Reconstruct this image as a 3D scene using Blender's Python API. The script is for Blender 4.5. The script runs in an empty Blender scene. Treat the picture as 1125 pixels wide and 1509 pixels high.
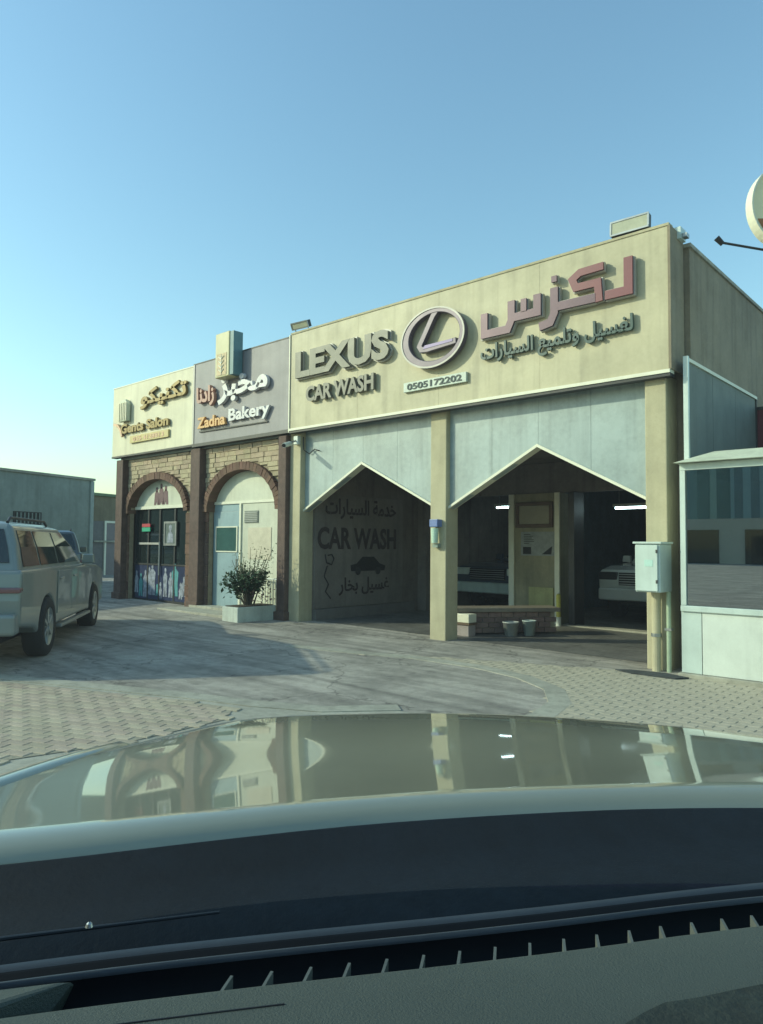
import bpy, bmesh, math, random
from mathutils import Vector, Matrix
random.seed(7)
S = bpy.context.scene
COL = S.collection
R = math.radians

# ------------------------------------------------------------ camera, sky, sun, exposure
CY, EYE = -8.9304, 1.5
cam_d = bpy.data.cameras.new('camera')
cam = bpy.data.objects.new('camera', cam_d); COL.objects.link(cam)
ax = Vector((0.74173824, 0.67063575, 0.00849039)); ay = Vector((0.0254207, -0.04076146, 0.99884548)); az = -Vector((-0.67020756, 0.74066605, 0.04728236))
M = Matrix((ax, ay, az)).transposed().to_4x4(); M.translation = Vector((0, CY, EYE))
cam.matrix_world = M
cam_d.sensor_fit = 'HORIZONTAL'; cam_d.sensor_width = 36; cam_d.lens = 1049.437 / 1125 * 36
cam_d.clip_start = 0.05; cam_d.clip_end = 2000
cam_d.shift_x = 0; cam_d.shift_y = 0
S.camera = cam

SUN_EL = R(25)
sun_dir = Vector((-0.74, -0.67, 0)).normalized()          # towards the sun, on the ground
W = bpy.data.worlds.new('World'); S.world = W; W.use_nodes = True
nt = W.node_tree; nt.nodes.clear()
sky = nt.nodes.new('ShaderNodeTexSky'); sky.sky_type = 'NISHITA'; sky.sun_disc = False
sky.sun_elevation = SUN_EL; sky.sun_rotation = math.atan2(sun_dir.x, sun_dir.y)
sky.altitude = 0; sky.air_density = 1.5; sky.dust_density = 0.8; sky.ozone_density = 3.4
bg = nt.nodes.new('ShaderNodeBackground'); bg.inputs['Strength'].default_value = 0.13
out = nt.nodes.new('ShaderNodeOutputWorld')
nt.links.new(sky.outputs[0], bg.inputs[0]); nt.links.new(bg.outputs[0], out.inputs[0])
sl = bpy.data.lights.new('sun', 'SUN'); sl.energy = 2.0; sl.angle = R(0.8); sl.color = (1, 0.87, 0.68)
so = bpy.data.objects.new('sun', sl); COL.objects.link(so)
sv = (sun_dir * math.cos(SUN_EL) + Vector((0, 0, math.sin(SUN_EL))))
so.rotation_euler = sv.to_track_quat('Z', 'Y').to_euler()
S.view_settings.view_transform = 'Standard'; S.view_settings.look = 'None'
S.view_settings.exposure = 0.92; S.view_settings.gamma = 1; S.view_settings.use_curve_mapping = False
S.cycles.use_denoising = True
S.cycles.max_bounces = 8; S.cycles.transparent_max_bounces = 12

# ------------------------------------------------------------ helpers
def gz(x): return -0.0094 * (min(max(x, -18), 2) + 3.38)

MATS = {}
def mat(name, col, rough=0.7, metal=0.0, var=0.12, scale=6.0, bump=0.0, bscale=60.0, rnd=0.0, coat=0.0, spec=0.5, emit=None, stain=0.0, flake=0.0, hue=0.0, cracks=0):
    if name in MATS: return MATS[name]
    m = bpy.data.materials.new(name); m.use_nodes = True
    n = m.node_tree; p = n.nodes['Principled BSDF']; L = n.links.new
    p.inputs['Roughness'].default_value = rough; p.inputs['Metallic'].default_value = metal
    p.inputs['Specular IOR Level'].default_value = spec
    p.inputs['Coat Weight'].default_value = coat; p.inputs['Coat Roughness'].default_value = 0.03
    tc = n.nodes.new('ShaderNodeTexCoord')
    rgb = n.nodes.new('ShaderNodeRGB'); rgb.outputs[0].default_value = (*col, 1)
    cur = rgb.outputs[0]
    def mul(fac_socket, lo, hi):
        nonlocal cur
        mr = n.nodes.new('ShaderNodeMapRange'); mr.inputs['To Min'].default_value = lo; mr.inputs['To Max'].default_value = hi
        L(fac_socket, mr.inputs['Value'])
        vm = n.nodes.new('ShaderNodeVectorMath'); vm.operation = 'SCALE'
        L(cur, vm.inputs[0]); L(mr.outputs[0], vm.inputs['Scale']); cur = vm.outputs[0]
        return mr
    def noise(sc, det=5, rg=0.6):
        t = n.nodes.new('ShaderNodeTexNoise'); t.inputs['Scale'].default_value = sc; t.inputs['Detail'].default_value = det
        t.inputs['Roughness'].default_value = rg; L(tc.outputs['Object'], t.inputs['Vector']); return t
    if var:
        a = noise(scale); mr = mul(a.outputs['Fac'], 1 - var, 1 + var); mr.inputs['From Min'].default_value = .3; mr.inputs['From Max'].default_value = .7
        b = noise(scale * 9, 3); mr = mul(b.outputs['Fac'], 1 - var * .6, 1 + var * .6); mr.inputs['From Min'].default_value = .3; mr.inputs['From Max'].default_value = .7
    if stain:
        t = noise(.9, 7, .7); mr = mul(t.outputs['Fac'], 1 - stain, 1.05); mr.inputs['From Min'].default_value = .34; mr.inputs['From Max'].default_value = .58
        mp = n.nodes.new('ShaderNodeMapping'); mp.inputs['Scale'].default_value = (5, 5, .35); L(tc.outputs['Object'], mp.inputs[0])
        t = n.nodes.new('ShaderNodeTexNoise'); t.inputs['Scale'].default_value = 1.4; t.inputs['Detail'].default_value = 5; L(mp.outputs[0], t.inputs['Vector'])
        mr = mul(t.outputs['Fac'], 1 - stain * .8, 1.04); mr.inputs['From Min'].default_value = .3; mr.inputs['From Max'].default_value = .5
    if cracks:
        # thin wandering cracks, fine aggregate, long tyre streaks
        wn_ = noise(1.6, 4); va = n.nodes.new('ShaderNodeVectorMath'); va.operation = 'ADD'; L(tc.outputs['Object'], va.inputs[0]); L(wn_.outputs['Color'], va.inputs[1])
        vo = n.nodes.new('ShaderNodeTexVoronoi'); vo.feature = 'DISTANCE_TO_EDGE'; vo.inputs['Scale'].default_value = .55; L(va.outputs[0], vo.inputs['Vector'])
        mr = mul(vo.outputs['Distance'], .55, 1); mr.inputs['From Min'].default_value = .002; mr.inputs['From Max'].default_value = .012
        t = noise(170, 2); mr = mul(t.outputs['Fac'], .72, 1.3); mr.inputs['From Min'].default_value = .3; mr.inputs['From Max'].default_value = .7
        for ang, k in ((.9, .22), (2.3, .16)):
            mp = n.nodes.new('ShaderNodeMapping'); mp.inputs['Rotation'].default_value = (0, 0, ang); mp.inputs['Scale'].default_value = (.22, 4.5, 1); L(tc.outputs['Object'], mp.inputs[0])
            t = n.nodes.new('ShaderNodeTexNoise'); t.inputs['Scale'].default_value = 1; t.inputs['Detail'].default_value = 4; L(mp.outputs[0], t.inputs['Vector'])
            mr = mul(t.outputs['Fac'], 1 - k, 1.05); mr.inputs['From Min'].default_value = .36; mr.inputs['From Max'].default_value = .52
        t = noise(2.2, 2); mr = mul(t.outputs['Fac'], .6, 1.0); mr.inputs['From Min'].default_value = .27; mr.inputs['From Max'].default_value = .36
    if rnd:
        oi = n.nodes.new('ShaderNodeObjectInfo'); mul(oi.outputs['Random'], 1 - rnd, 1 + rnd)
        if hue:
            hs = n.nodes.new('ShaderNodeHueSaturation'); mr = n.nodes.new('ShaderNodeMapRange')
            mr.inputs['To Min'].default_value = .5 - hue; mr.inputs['To Max'].default_value = .5 + hue
            wn = n.nodes.new('ShaderNodeTexWhiteNoise'); wn.noise_dimensions = '1D'; L(oi.outputs['Random'], wn.inputs['W'])
            L(wn.outputs[0], mr.inputs['Value']); L(mr.outputs[0], hs.inputs['Hue']); L(cur, hs.inputs['Color']); cur = hs.outputs[0]
    L(cur, p.inputs['Base Color'])
    if bump:
        t = noise(bscale, 6, .65); bp = n.nodes.new('ShaderNodeBump'); bp.inputs['Strength'].default_value = min(1, bump); bp.inputs['Distance'].default_value = .01
        L(t.outputs['Fac'], bp.inputs['Height']); L(bp.outputs[0], p.inputs['Normal'])
    if rough > .1 and rough < .9:
        t = noise(3.3, 4); mr = n.nodes.new('ShaderNodeMapRange'); mr.inputs['To Min'].default_value = rough * .8; mr.inputs['To Max'].default_value = min(1, rough * 1.2)
        L(t.outputs['Fac'], mr.inputs['Value']); L(mr.outputs[0], p.inputs['Roughness'])
    if emit:
        p.inputs['Emission Color'].default_value = (*emit[0], 1); p.inputs['Emission Strength'].default_value = emit[1]
    MATS[name] = m; return m

def glassmat(name, tint, refl=0.06, dark=0.0):
    """thin pane: clear tinted transmission plus a fresnel mirror"""
    if name in MATS: return MATS[name]
    m = bpy.data.materials.new(name); m.use_nodes = True; n = m.node_tree; n.nodes.clear(); L = n.links.new
    o = n.nodes.new('ShaderNodeOutputMaterial'); t = n.nodes.new('ShaderNodeBsdfTransparent'); t.inputs[0].default_value = (*tint, 1)
    g = n.nodes.new('ShaderNodeBsdfGlossy'); g.inputs['Roughness'].default_value = 0.0
    f = n.nodes.new('ShaderNodeFresnel'); f.inputs[0].default_value = 1.45
    mth = n.nodes.new('ShaderNodeMath'); mth.operation = 'MULTIPLY_ADD'; mth.inputs[1].default_value = 1.0 if refl else 0; mth.inputs[2].default_value = refl
    L(f.outputs[0], mth.inputs[0])
    mx = n.nodes.new('ShaderNodeMixShader'); L(mth.outputs[0], mx.inputs[0]); L(t.outputs[0], mx.inputs[1]); L(g.outputs[0], mx.inputs[2]); 
    if dark:        # a thin dust film, added as a veil of haze over the view
        df = n.nodes.new('ShaderNodeBsdfDiffuse'); df.inputs[0].default_value = (.85, .9, .85, 1); m2 = n.nodes.new('ShaderNodeMixShader'); m2.inputs[0].default_value = dark
        tl = n.nodes.new('ShaderNodeBsdfTranslucent'); tl.inputs[0].default_value = (.75, .9, .85, 1); ad = n.nodes.new('ShaderNodeMixShader'); ad.inputs[0].default_value = .7
        L(df.outputs[0], ad.inputs[1]); L(tl.outputs[0], ad.inputs[2]); L(mx.outputs[0], m2.inputs[1]); L(ad.outputs[0], m2.inputs[2]); L(m2.outputs[0], o.inputs[0])
    else: L(mx.outputs[0], o.inputs[0])
    MATS[name] = m; return m

ORG = {}
def tag(o, label=None, cat=None, group=None, kind=None):
    if label: o['label'] = label
    if cat: o['category'] = cat
    if group: o['group'] = group
    if kind: o['kind'] = kind
    return o
def thing(name, label, cat, loc=(0, 0, 0), rotz=0.0, group=None):
    o = bpy.data.objects.new(name, None); o.empty_display_size = .2; COL.objects.link(o)
    o.location = loc; o.rotation_euler = (0, 0, rotz); ORG[o.name] = Vector(loc) if rotz == 0 else Vector((0, 0, 0))
    return tag(o, label, cat, group)

class MB:
    def __init__(s): s.v = []; s.f = []
    def add(s, vs, fs):
        k = len(s.v); s.v += [tuple(v) for v in vs]; s.f += [tuple(i + k for i in f) for f in fs]; return s
    def box(s, x0, x1, y0, y1, z0, z1, mtx=None):
        vs = [Vector((x, y, z)) for z in (z0, z1) for x, y in ((x0, y0), (x1, y0), (x1, y1), (x0, y1))]
        if mtx: vs = [mtx @ v for v in vs]
        return s.add(vs, [(3, 2, 1, 0), (4, 5, 6, 7), (0, 1, 5, 4), (1, 2, 6, 5), (2, 3, 7, 6), (3, 0, 4, 7)])
    def hexa(s, b, t):      # bottom ring of 4, top ring of 4
        return s.add(list(b) + list(t), [(3, 2, 1, 0), (4, 5, 6, 7), (0, 1, 5, 4), (1, 2, 6, 5), (2, 3, 7, 6), (3, 0, 4, 7)])
    def prism(s, pts, a, b, plane='xz'):
        """extrude the outline pts between a and b along the missing axis"""
        n = len(pts)
        def P(p, d):
            if plane == 'xz': return (p[0], d, p[1])
            if plane == 'yz': return (d, p[0], p[1])
            return (p[0], p[1], d)
        area = sum(pts[i][0] * pts[(i + 1) % n][1] - pts[(i + 1) % n][0] * pts[i][1] for i in range(n))
        if area < 0: pts = pts[::-1]
        lo, hi = min(a, b), max(a, b)
        vs = [P(p, lo) for p in pts] + [P(p, hi) for p in pts]
        fl, fh = tuple(range(n)), tuple(range(n, 2 * n))
        sides = [(i, (i + 1) % n, n + (i + 1) % n, n + i) for i in range(n)]
        if plane == 'xz': fs = [fl, fh[::-1]] + [q[::-1] for q in sides]
        else: fs = [fl[::-1], fh] + sides
        return s.add(vs, fs)
    def tube(s, path, r, n=10, caps=True, rz=None):
        P = [Vector(p) for p in path]; rs = r if isinstance(r, (list, tuple)) else [r] * len(P)
        k = len(s.v); prev = None
        for i, p in enumerate(P):
            d = (P[min(i + 1, len(P) - 1)] - P[max(i - 1, 0)]).normalized()
            u = d.cross(Vector((0, 0, 1)) if abs(d.z) < .95 else Vector((1, 0, 0))).normalized()
            if prev is not None and u.dot(prev) < 0: u = -u
            prev = u; w = d.cross(u)
            for j in range(n):
                a = 2 * math.pi * j / n; s.v.append(tuple(p + (u * math.cos(a) + w * math.sin(a)) * rs[i]))
        for i in range(len(P) - 1):
            for j in range(n):
                a, b = k + i * n + j, k + i * n + (j + 1) % n; s.f.append((a, b, b + n, a + n))
        if caps: s.f.append(tuple(k + j for j in range(n))[::-1]); s.f.append(tuple(k + (len(P) - 1) * n + j for j in range(n)))
        return s
    def lathe(s, prof, c=(0, 0, 0), axis='y', n=28):
        """prof: (radius, offset along axis)"""
        k = len(s.v); c = Vector(c)
        for r, d in prof:
            for j in range(n):
                a = 2 * math.pi * j / n; u, w = r * math.cos(a), r * math.sin(a)
                q = {'y': (u, d, w), 'x': (d, u, w), 'z': (u, w, d)}[axis]; s.v.append(tuple(c + Vector(q)))
        for i in range(len(prof) - 1):
            for j in range(n):
                a, b = k + i * n + j, k + i * n + (j + 1) % n; s.f.append((a, b, b + n, a + n))
        return s
    def mesh(s, name, m, off=Vector((0, 0, 0)), smooth=False, recalc=True):
        me = bpy.data.meshes.new(name); me.from_pydata([tuple(Vector(v) - off) for v in s.v], [], s.f)
        if recalc:
            bm = bmesh.new(); bm.from_mesh(me); bmesh.ops.recalc_face_normals(bm, faces=bm.faces); bm.to_mesh(me); bm.free()
        if m: me.materials.append(m)
        if smooth:
            for p in me.polygons: p.use_smooth = True
        me.update(); return me
    def build(s, name, m, parent=None, bevel=0.0, smooth=False, seg=2, recalc=True, label=None, kind=None):
        off = ORG.get(parent.name, Vector((0, 0, 0))) if parent else Vector((0, 0, 0))
        me = s.mesh(name, m, off, smooth, recalc)
        o = bpy.data.objects.new(name, me); COL.objects.link(o)
        if parent: o.parent = parent
        ORG[o.name] = off
        if bevel:
            b = o.modifiers.new('bevel', 'BEVEL'); b.width = bevel; b.segments = seg; b.limit_method = 'ANGLE'; b.angle_limit = R(35); b.harden_normals = False
        if smooth:
            try:
                me.shade_auto_smooth = True
            except Exception: pass
        if label: o['label'] = label
        if kind: o['kind'] = kind
        return o
def smooth_by_angle(o, deg=35):
    me = o.data; bm = bmesh.new(); bm.from_mesh(me)
    for f in bm.faces: f.smooth = True
    for e in bm.edges:
        if len(e.link_faces) == 2 and e.calc_face_angle(0) > R(deg): e.smooth = False
    bm.to_mesh(me); bm.free(); return o
def inst(name, me, parent, loc, rot=(0, 0, 0), scale=(1, 1, 1)):
    o = bpy.data.objects.new(name, me); COL.objects.link(o)
    if parent: o.parent = parent
    o.location = Vector(loc) - (ORG.get(parent.name, Vector((0, 0, 0))) if parent else Vector((0, 0, 0)))
    o.rotation_euler = rot; o.scale = scale; return o

# ---- lettering
FORMS = {'ا': 'ﺍﺎ', 'ب': 'ﺏﺐﺑﺒ', 'ة': 'ﺓﺔ', 'ت': 'ﺕﺖﺗﺘ', 'خ': 'ﺥﺦﺧﺨ', 'د': 'ﺩﺪ', 'ر': 'ﺭﺮ', 'ز': 'ﺯﺰ', 'س': 'ﺱﺲﺳﺴ', 'ع': 'ﻉﻊﻋﻌ',
         'غ': 'ﻍﻎﻏﻐ', 'ك': 'ﻙﻚﻛﻜ', 'ل': 'ﻝﻞﻟﻠ', 'م': 'ﻡﻢﻣﻤ', 'ن': 'ﻥﻦﻧﻨ', 'و': 'ﻭﻮ', 'ي': 'ﻱﻲﻳﻴ', 'ه': 'ﻩﻪﻫﻬ'}
def arabic(s):
    o = []
    for i, c in enumerate(s):
        if c not in FORMS: o.append(c); continue
        f = FORMS[c]; pj = i > 0 and s[i - 1] in FORMS and len(FORMS[s[i - 1]]) == 4
        nj = len(f) == 4 and i + 1 < len(s) and s[i + 1] in FORMS
        o.append(f[3] if pj and nj else f[2] if nj else f[1] if pj else f[0])
    return ''.join(o[::-1])
def text_mesh(s, bold=0.0, ext=0.02):
    c = bpy.data.curves.new('lettering', 'FONT'); c.body = s; c.extrude = ext; c.offset = bold; c.resolution_u = 3
    o = bpy.data.objects.new('lettering', c); COL.objects.link(o)
    dg = bpy.context.evaluated_depsgraph_get(); me = bpy.data.meshes.new_from_object(o.evaluated_get(dg), depsgraph=dg)
    vs = [v.co.copy() for v in me.vertices]; fs = [tuple(p.vertices) for p in me.polygons]
    bpy.data.objects.remove(o); bpy.data.curves.remove(c); bpy.data.meshes.remove(me)
    return vs, fs
def lettering(s, u0, u1, z0, z1, depth, y, m, parent, bold=0.02, plane='front', split=True, name='letter', shear=0.0, joinname='lettering', rim=None):
    """fit the words into the box u0..u1 by z0..z1; each character a part, or all joined as one"""
    full, _ = text_mesh(s, bold)
    xa, xb = min(v.x for v in full), max(v.x for v in full); za, zb = min(v.y for v in full), max(v.y for v in full)
    sx, sz = (u1 - u0) / (xb - xa), (z1 - z0) / (zb - za)
    acc = MB(); k = 0
    for i, ch in enumerate(s):
        if ch == ' ': continue
        pv, _ = text_mesh(s[:i + 1], bold); cv, cf = text_mesh(ch, bold)
        if not cv: continue
        dx = max(v.x for v in pv) - max(v.x for v in cv)
        zz = [v.z for v in cv]; zl, zh = min(zz), max(zz); k += 1
        vs = []
        for v in cv:
            u = u0 + (v.x + dx - xa) * sx; z = z0 + (v.y - za) * sz; d = (v.z - zl) / (zh - zl) * depth + (.003 if k % 2 else 0)
            if v.z < (zl + zh) / 2: d = 0
            z += shear * (u - u0)
            vs.append((u, y - d, z) if plane == 'front' else (y + d, u, z))
        if split: MB().add(vs, cf).build(name, m, parent)
        else: acc.add(vs, cf)
    if not split: return acc.build(joinname, m, parent)
def stroke(pts, w):
    """outline of a polyline of width w, mitred"""
    P = [Vector(p) for p in pts]; L_, R_ = [], []
    for i, p in enumerate(P):
        d0 = (P[i] - P[i - 1]).normalized() if i else (P[1] - P[0]).normalized()
        d1 = (P[i + 1] - P[i]).normalized() if i < len(P) - 1 else d0
        t = (d0 + d1).normalized(); n = Vector((-t.y, t.x)); c = max(.45, n.dot(Vector((-d0.y, d0.x))))
        L_.append(p + n * (w / 2 / c)); R_.append(p - n * (w / 2 / c))
    return [tuple(q) for q in L_ + R_[::-1]]
def inside(p, poly):
    c = False; n = len(poly)
    for i in range(n):
        (x1, y1), (x2, y2) = poly[i], poly[(i + 1) % n]
        if (y1 > p[1]) != (y2 > p[1]) and p[0] < (x2 - x1) * (p[1] - y1) / (y2 - y1) + x1: c = not c
    return c

# ------------------------------------------------------------ materials
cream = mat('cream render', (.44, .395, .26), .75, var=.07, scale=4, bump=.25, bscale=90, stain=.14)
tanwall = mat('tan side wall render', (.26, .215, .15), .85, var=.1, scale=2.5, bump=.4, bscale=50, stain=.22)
signcream = mat('cream sign face', (.46, .415, .275), .55, var=.06, scale=2, stain=.16)
signwhite = mat('pale yellow sign face', (.60, .56, .41), .55, var=.04, scale=2, stain=.08)
signgrey = mat('grey sign face', (.24, .225, .235), .55, var=.05, scale=2, stain=.06)
panelgrey = mat('pale composite panel', (.32, .385, .38), .32, var=.07, scale=1.6, stain=.2, spec=.6)
trimwhite = mat('white painted trim', (.72, .70, .56), .5, var=.05)
darktrim = mat('dark metal trim', (.05, .05, .05), .5, .4, var=.1)
chrome = mat('brushed sign metal', (.15, .145, .12), .5, .15, var=.08, scale=8)
silver = mat('bright sign metal', (.42, .40, .36), .5, .1, var=.05)
maroon = mat('maroon lettering', (.20, .055, .065), .4, var=.06)
mauve = mat('mauve grey lettering', (.115, .07, .09), .4, .3, var=.06)
greenletter = mat('dark green lettering', (.045, .085, .075), .45, var=.06)
emblemm = mat('mauve grey emblem', (.115, .09, .12), .4, .2, var=.08)
purple = mat('purple metal', (.10, .08, .16), .35, .4)
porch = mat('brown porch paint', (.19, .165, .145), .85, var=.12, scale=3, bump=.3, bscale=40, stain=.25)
pierpaint = mat('ochre pier paint', (.30, .27, .17), .8, var=.1, scale=3, bump=.3, stain=.2)
wallletter = mat('faded brown black lettering', (.045, .032, .030), .8, var=.3)
blackpaint = mat('black painted lettering', (.012, .012, .012), .7)
asphalt = mat('worn asphalt', (.34, .31, .265), .9, cracks=1, var=.16, scale=.9, bump=.9, bscale=130, stain=.22)
concrete = mat('pale concrete edging', (.36, .345, .28), .9, var=.14, scale=3, bump=.5, bscale=80, stain=.2)
mortar = mat('sand joints', (.30, .27, .20), .95, var=.2, scale=8, bump=.5)
paver = mat('brick paver', (.37, .33, .25), .88, var=.14, scale=10, bump=.6, bscale=90, rnd=.12, hue=.010)
paverpink = mat('sandstone paver', (.40, .335, .25), .88, var=.14, scale=10, bump=.6, bscale=90, rnd=.13, hue=.015)
stonem = mat('tan stone block', (.46, .37, .25), .85, var=.16, scale=14, bump=.9, bscale=45, rnd=.15, hue=.015)
mortar2 = mat('grey brown mortar', (.31, .25, .165), .95, var=.15, scale=9, bump=.6)
archbrick = mat('red brown arch brick', (.155, .085, .058), .85, var=.18, scale=16, bump=.7, bscale=60, rnd=.25, hue=.01)
brownpillar = mat('brown stone pillar', (.115, .072, .058), .8, var=.2, scale=9, bump=.7, bscale=50, stain=.2)
doorblue = mat('pale blue steel door', (.26, .36, .39), .45, .1, var=.05, scale=2, stain=.1)
palewall = mat('pale bakery board', (.55, .55, .44), .6, var=.05, scale=3, stain=.1)
glassdark = mat('dark glass', (.016, .024, .024), .04, 0, var=0, spec=.8)
glassfilm = mat('blue window film', (.035, .045, .095), .3, var=.25, scale=5)
filmwhite = mat('pale print', (.26, .28, .33), .5, var=.5, scale=14)
filmteal = mat('teal print', (.08, .28, .29), .5, var=.2, scale=14)
redp = mat('red print', (.45, .05, .06), .5); greenp = mat('green print', (.02, .35, .20), .5)
whitep = mat('white painted metal', (.60, .64, .58), .4, var=.04, stain=.08)
boxgrey = mat('pale grey enamel', (.52, .60, .56), .4, .1, var=.04, stain=.08)
greywall = mat('grey block wall', (.27, .30, .27), .9, var=.08, scale=1, bump=.4, bscale=20, stain=.15)
brownwall = mat('brown painted wall', (.20, .165, .11), .9, var=.1, scale=1, stain=.2)
steel = mat('galvanised steel', (.35, .36, .35), .4, .8, var=.1)
black = mat('black plastic', (.012, .013, .015), .5, var=.1)
rubber = mat('tyre rubber', (.018, .018, .018), .85, var=.15, bump=.3)
rimm = mat('alloy rim', (.42, .43, .42), .3, .8, var=.05)
shopdark = mat('dark shop wall', (.12, .17, .20), .9, var=.25, scale=2)
woodm = mat('brown wood', (.12, .075, .045), .6, var=.25, scale=5)
leafm = mat('dark leaf', (.035, .075, .03), .55, var=.4, scale=11)
leafl = mat('pale leaf', (.10, .13, .06), .55, var=.35, scale=11)
bark = mat('grey bark', (.12, .10, .07), .9, var=.2)
yellowp = mat('yellow paint', (.55, .50, .10), .5, var=.08)
maroonwall = mat('maroon panel', (.13, .022, .03), .5, var=.08)

# ------------------------------------------------------------ ground
bm_ = MB()
xs = [-600, -18, -12, -7, -3.38, 2, 600]; ys = [-600, -12, -3, 4, 14, 600]
for x in xs:
    for y in ys: bm_.v.append((x, y, gz(x)))
for i in range(len(xs) - 1):
    for j in range(len(ys) - 1):
        a = i * len(ys) + j; bm_.f.append((a, a + len(ys), a + len(ys) + 1, a + 1))
ground = bm_.build('ground', asphalt, recalc=False); tag(ground, kind='structure')
def sheet(name, poly, m, dz, parent=None):
    cs = [(x, y, gz(x) + dz) for x, y in poly]
    b = MB(); b.v = cs; b.f = [tuple(range(len(cs)))]
    o = b.build(name, m, parent, recalc=False)
    if o.data.polygons[0].normal.z < 0: o.data.flip_normals()
    return o
RP = [(-6.75, -1.92), (-6.05, -1.66), (-5.02, -1.62), (-4.3, -1.8), (-3.75, -2.15), (-3.42, -2.65), (-3.30, -3.2), (-3.25, -4.2), (-3.1, -7.5), (2, -7.5), (2, -.32), (-3.2, -.32), (-3.6, -.42), (-4.9, -.95), (-6.3, -1.55)]
def inset_left(poly, n, d):      # the first n points pushed off, for the light edging strip
    outp = []
    for i in range(n):
        a = Vector(poly[max(i - 1, 0)]); b = Vector(poly[min(i + 1, n - 1)]); t = (b - a).normalized()
        outp.append(tuple(Vector(poly[i]) + Vector((-t.y, t.x)) * d))
    return outp
def pave(name, poly, m, jm, cells, cap=300, bw=.20, bd=.10, bh=.05, jn=.0035, ang=0.0, cen=(0, CY), extent=(-10, 7, -8, 0)):
    base = sheet(name, poly, jm, .002); tag(base, kind='structure')
    c0 = MB().box(-bw / 2 + jn, bw / 2 - jn, -bd / 2 + jn, bd / 2 - jn, -.02, .0)
    # chamfered top: 8 side + top
    t = .004
    c0 = MB(); x, y = bw / 2 - jn / 2, bd / 2 - jn / 2
    rings = [(x, y, -.01), (x, y, 0), (x - t, y - t, t)]
    for rx, ry, rz in rings: c0.v += [(-rx, -ry, rz), (rx, -ry, rz), (rx, ry, rz), (-rx, ry, rz)]
    for k in range(2):
        for j in range(4): a = k * 4 + j; b = k * 4 + (j + 1) % 4; c0.f.append((a, b, b + 4, a + 4))
    c0.f.append((8, 9, 10, 11))
    me = c0.mesh('paver', m)
    pos = []
    ca, sa = math.cos(ang), math.sin(ang)
    nx, ny = int((extent[1] - extent[0]) / bw) + 2, int((extent[3] - extent[2]) / bd) + 2
    for j in range(-ny, ny):
        for i in range(-nx, nx):
            u = i * bw + (bw / 2 if j % 2 else 0); v = j * bd
            X, Y = cells[0] + u * ca - v * sa, cells[1] + u * sa + v * ca
            if extent[0] < X < extent[1] and extent[2] < Y < extent[3] and inside((X, Y), poly): pos.append((X, Y))
    pos = [p for p in pos if visible(p)]
    pos.sort(key=lambda p: (p[0] - cen[0]) ** 2 + (p[1] - cen[1]) ** 2)
    near, far = pos[:cap], pos[cap:]
    for X, Y in near:
        inst('paver', me, base, (X, Y, gz(X) + .0025 + random.uniform(-.0006, .0008)), (random.uniform(-.006, .006), random.uniform(-.006, .006), ang + random.uniform(-.012, .012)))
    if far:
        b = MB()
        for X, Y in far:
            mt = Matrix.Translation((X, Y, gz(X) + .0025 + random.uniform(-.0006, .0008))) @ Matrix.Rotation(ang + random.uniform(-.01, .01), 4, 'Z')
            b.add([mt @ Vector(v) for v in c0.v], c0.f)
        b.build('paver', m, base, recalc=False, kind='stuff')
    return base
cf = Vector((-0.51714661, 0.85589683)); cr = Vector((0.85589683, 0.51714661))   # our own car's forward and right
def visible(p):                 # in front of the car's bonnet and inside a generous view
    d = Vector((p[0], p[1] - CY)); fwd = Vector((-.671, .7415)); rt = Vector((.7415, .671))
    z, x = d.dot(fwd), d.dot(rt)
    return z > 2.0 and abs(x) / z < .62 and (d.dot(cf) > 3.5 or d.dot(cr) < -2.0)
pave('brick_pavement', RP, paver, mortar, (0, 0), ang=R(0))
strip = [(-7.6, -2.05)] + RP[:7]
sheet_o = MB()
sp = [(-7.9, -2.2), (-6.75, -1.95), (-6.05, -1.69), (-5.02, -1.65), (-4.32, -1.83), (-3.78, -2.18), (-3.45, -2.68), (-3.33, -3.2), (-3.28, -4.2), (-3.15, -7)]
def ribbon(name, pts, w, m, h=.008, off=0.0):
    b = MB(); P = [Vector(p) for p in pts]; n = len(P)
    for i, p in enumerate(P):
        t = (P[min(i + 1, n - 1)] - P[max(i - 1, 0)]).normalized(); q = Vector((-t.y, t.x))
        for s_ in (off - w / 2, off + w / 2):
            X = p + q * s_; b.v.append((X.x, X.y, gz(X.x) - .02)); b.v.append((X.x, X.y, gz(X.x) + h))
    for i in range(n - 1):
        a = i * 4; c = a + 4
        b.f += [(a + 1, c + 1, c + 3, a + 3), (a, c, c + 1, a + 1), (a + 2, a + 3, c + 3, c + 2)]
    b.f += [(0, 1, 3, 2), ((n - 1) * 4, (n - 1) * 4 + 2, (n - 1) * 4 + 3, (n - 1) * 4 + 1)]
    return tag(b.build(name, m), kind='structure')
ribbon('pavement_edging', sp, .22, concrete, off=.10)
LP = [(-9.6, -6.75), (-7.99, -6.02), (-7.0, -5.60), (-6.04, -5.22), (-5.35, -4.98), (-5.05, -5.3), (-5.0, -6.2), (-5.3, -7.6), (-9.6, -9.5)]
LC = [(-9.6, -6.65), (-7.99, -5.95), (-7.0, -5.52), (-6.04, -5.12), (-5.3, -4.86), (-4.7, -4.55), (-4.25, -4.0), (-3.9, -3.9), (-3.4, -5.0), (-3.3, -9.5), (-9.6, -11)]
tag(sheet('concrete_pavement', LC, concrete, .001 + .002), kind='structure')
for o_ in (1,):
    LPz = LP
def zshift(o, d): o.location.z += d; return o
zshift(pave('sandstone_pavement', LP, paverpink, mortar, (-6, -6), ang=R(24), jn=.003, extent=(-10, -3, -9, -3)), .006)
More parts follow.
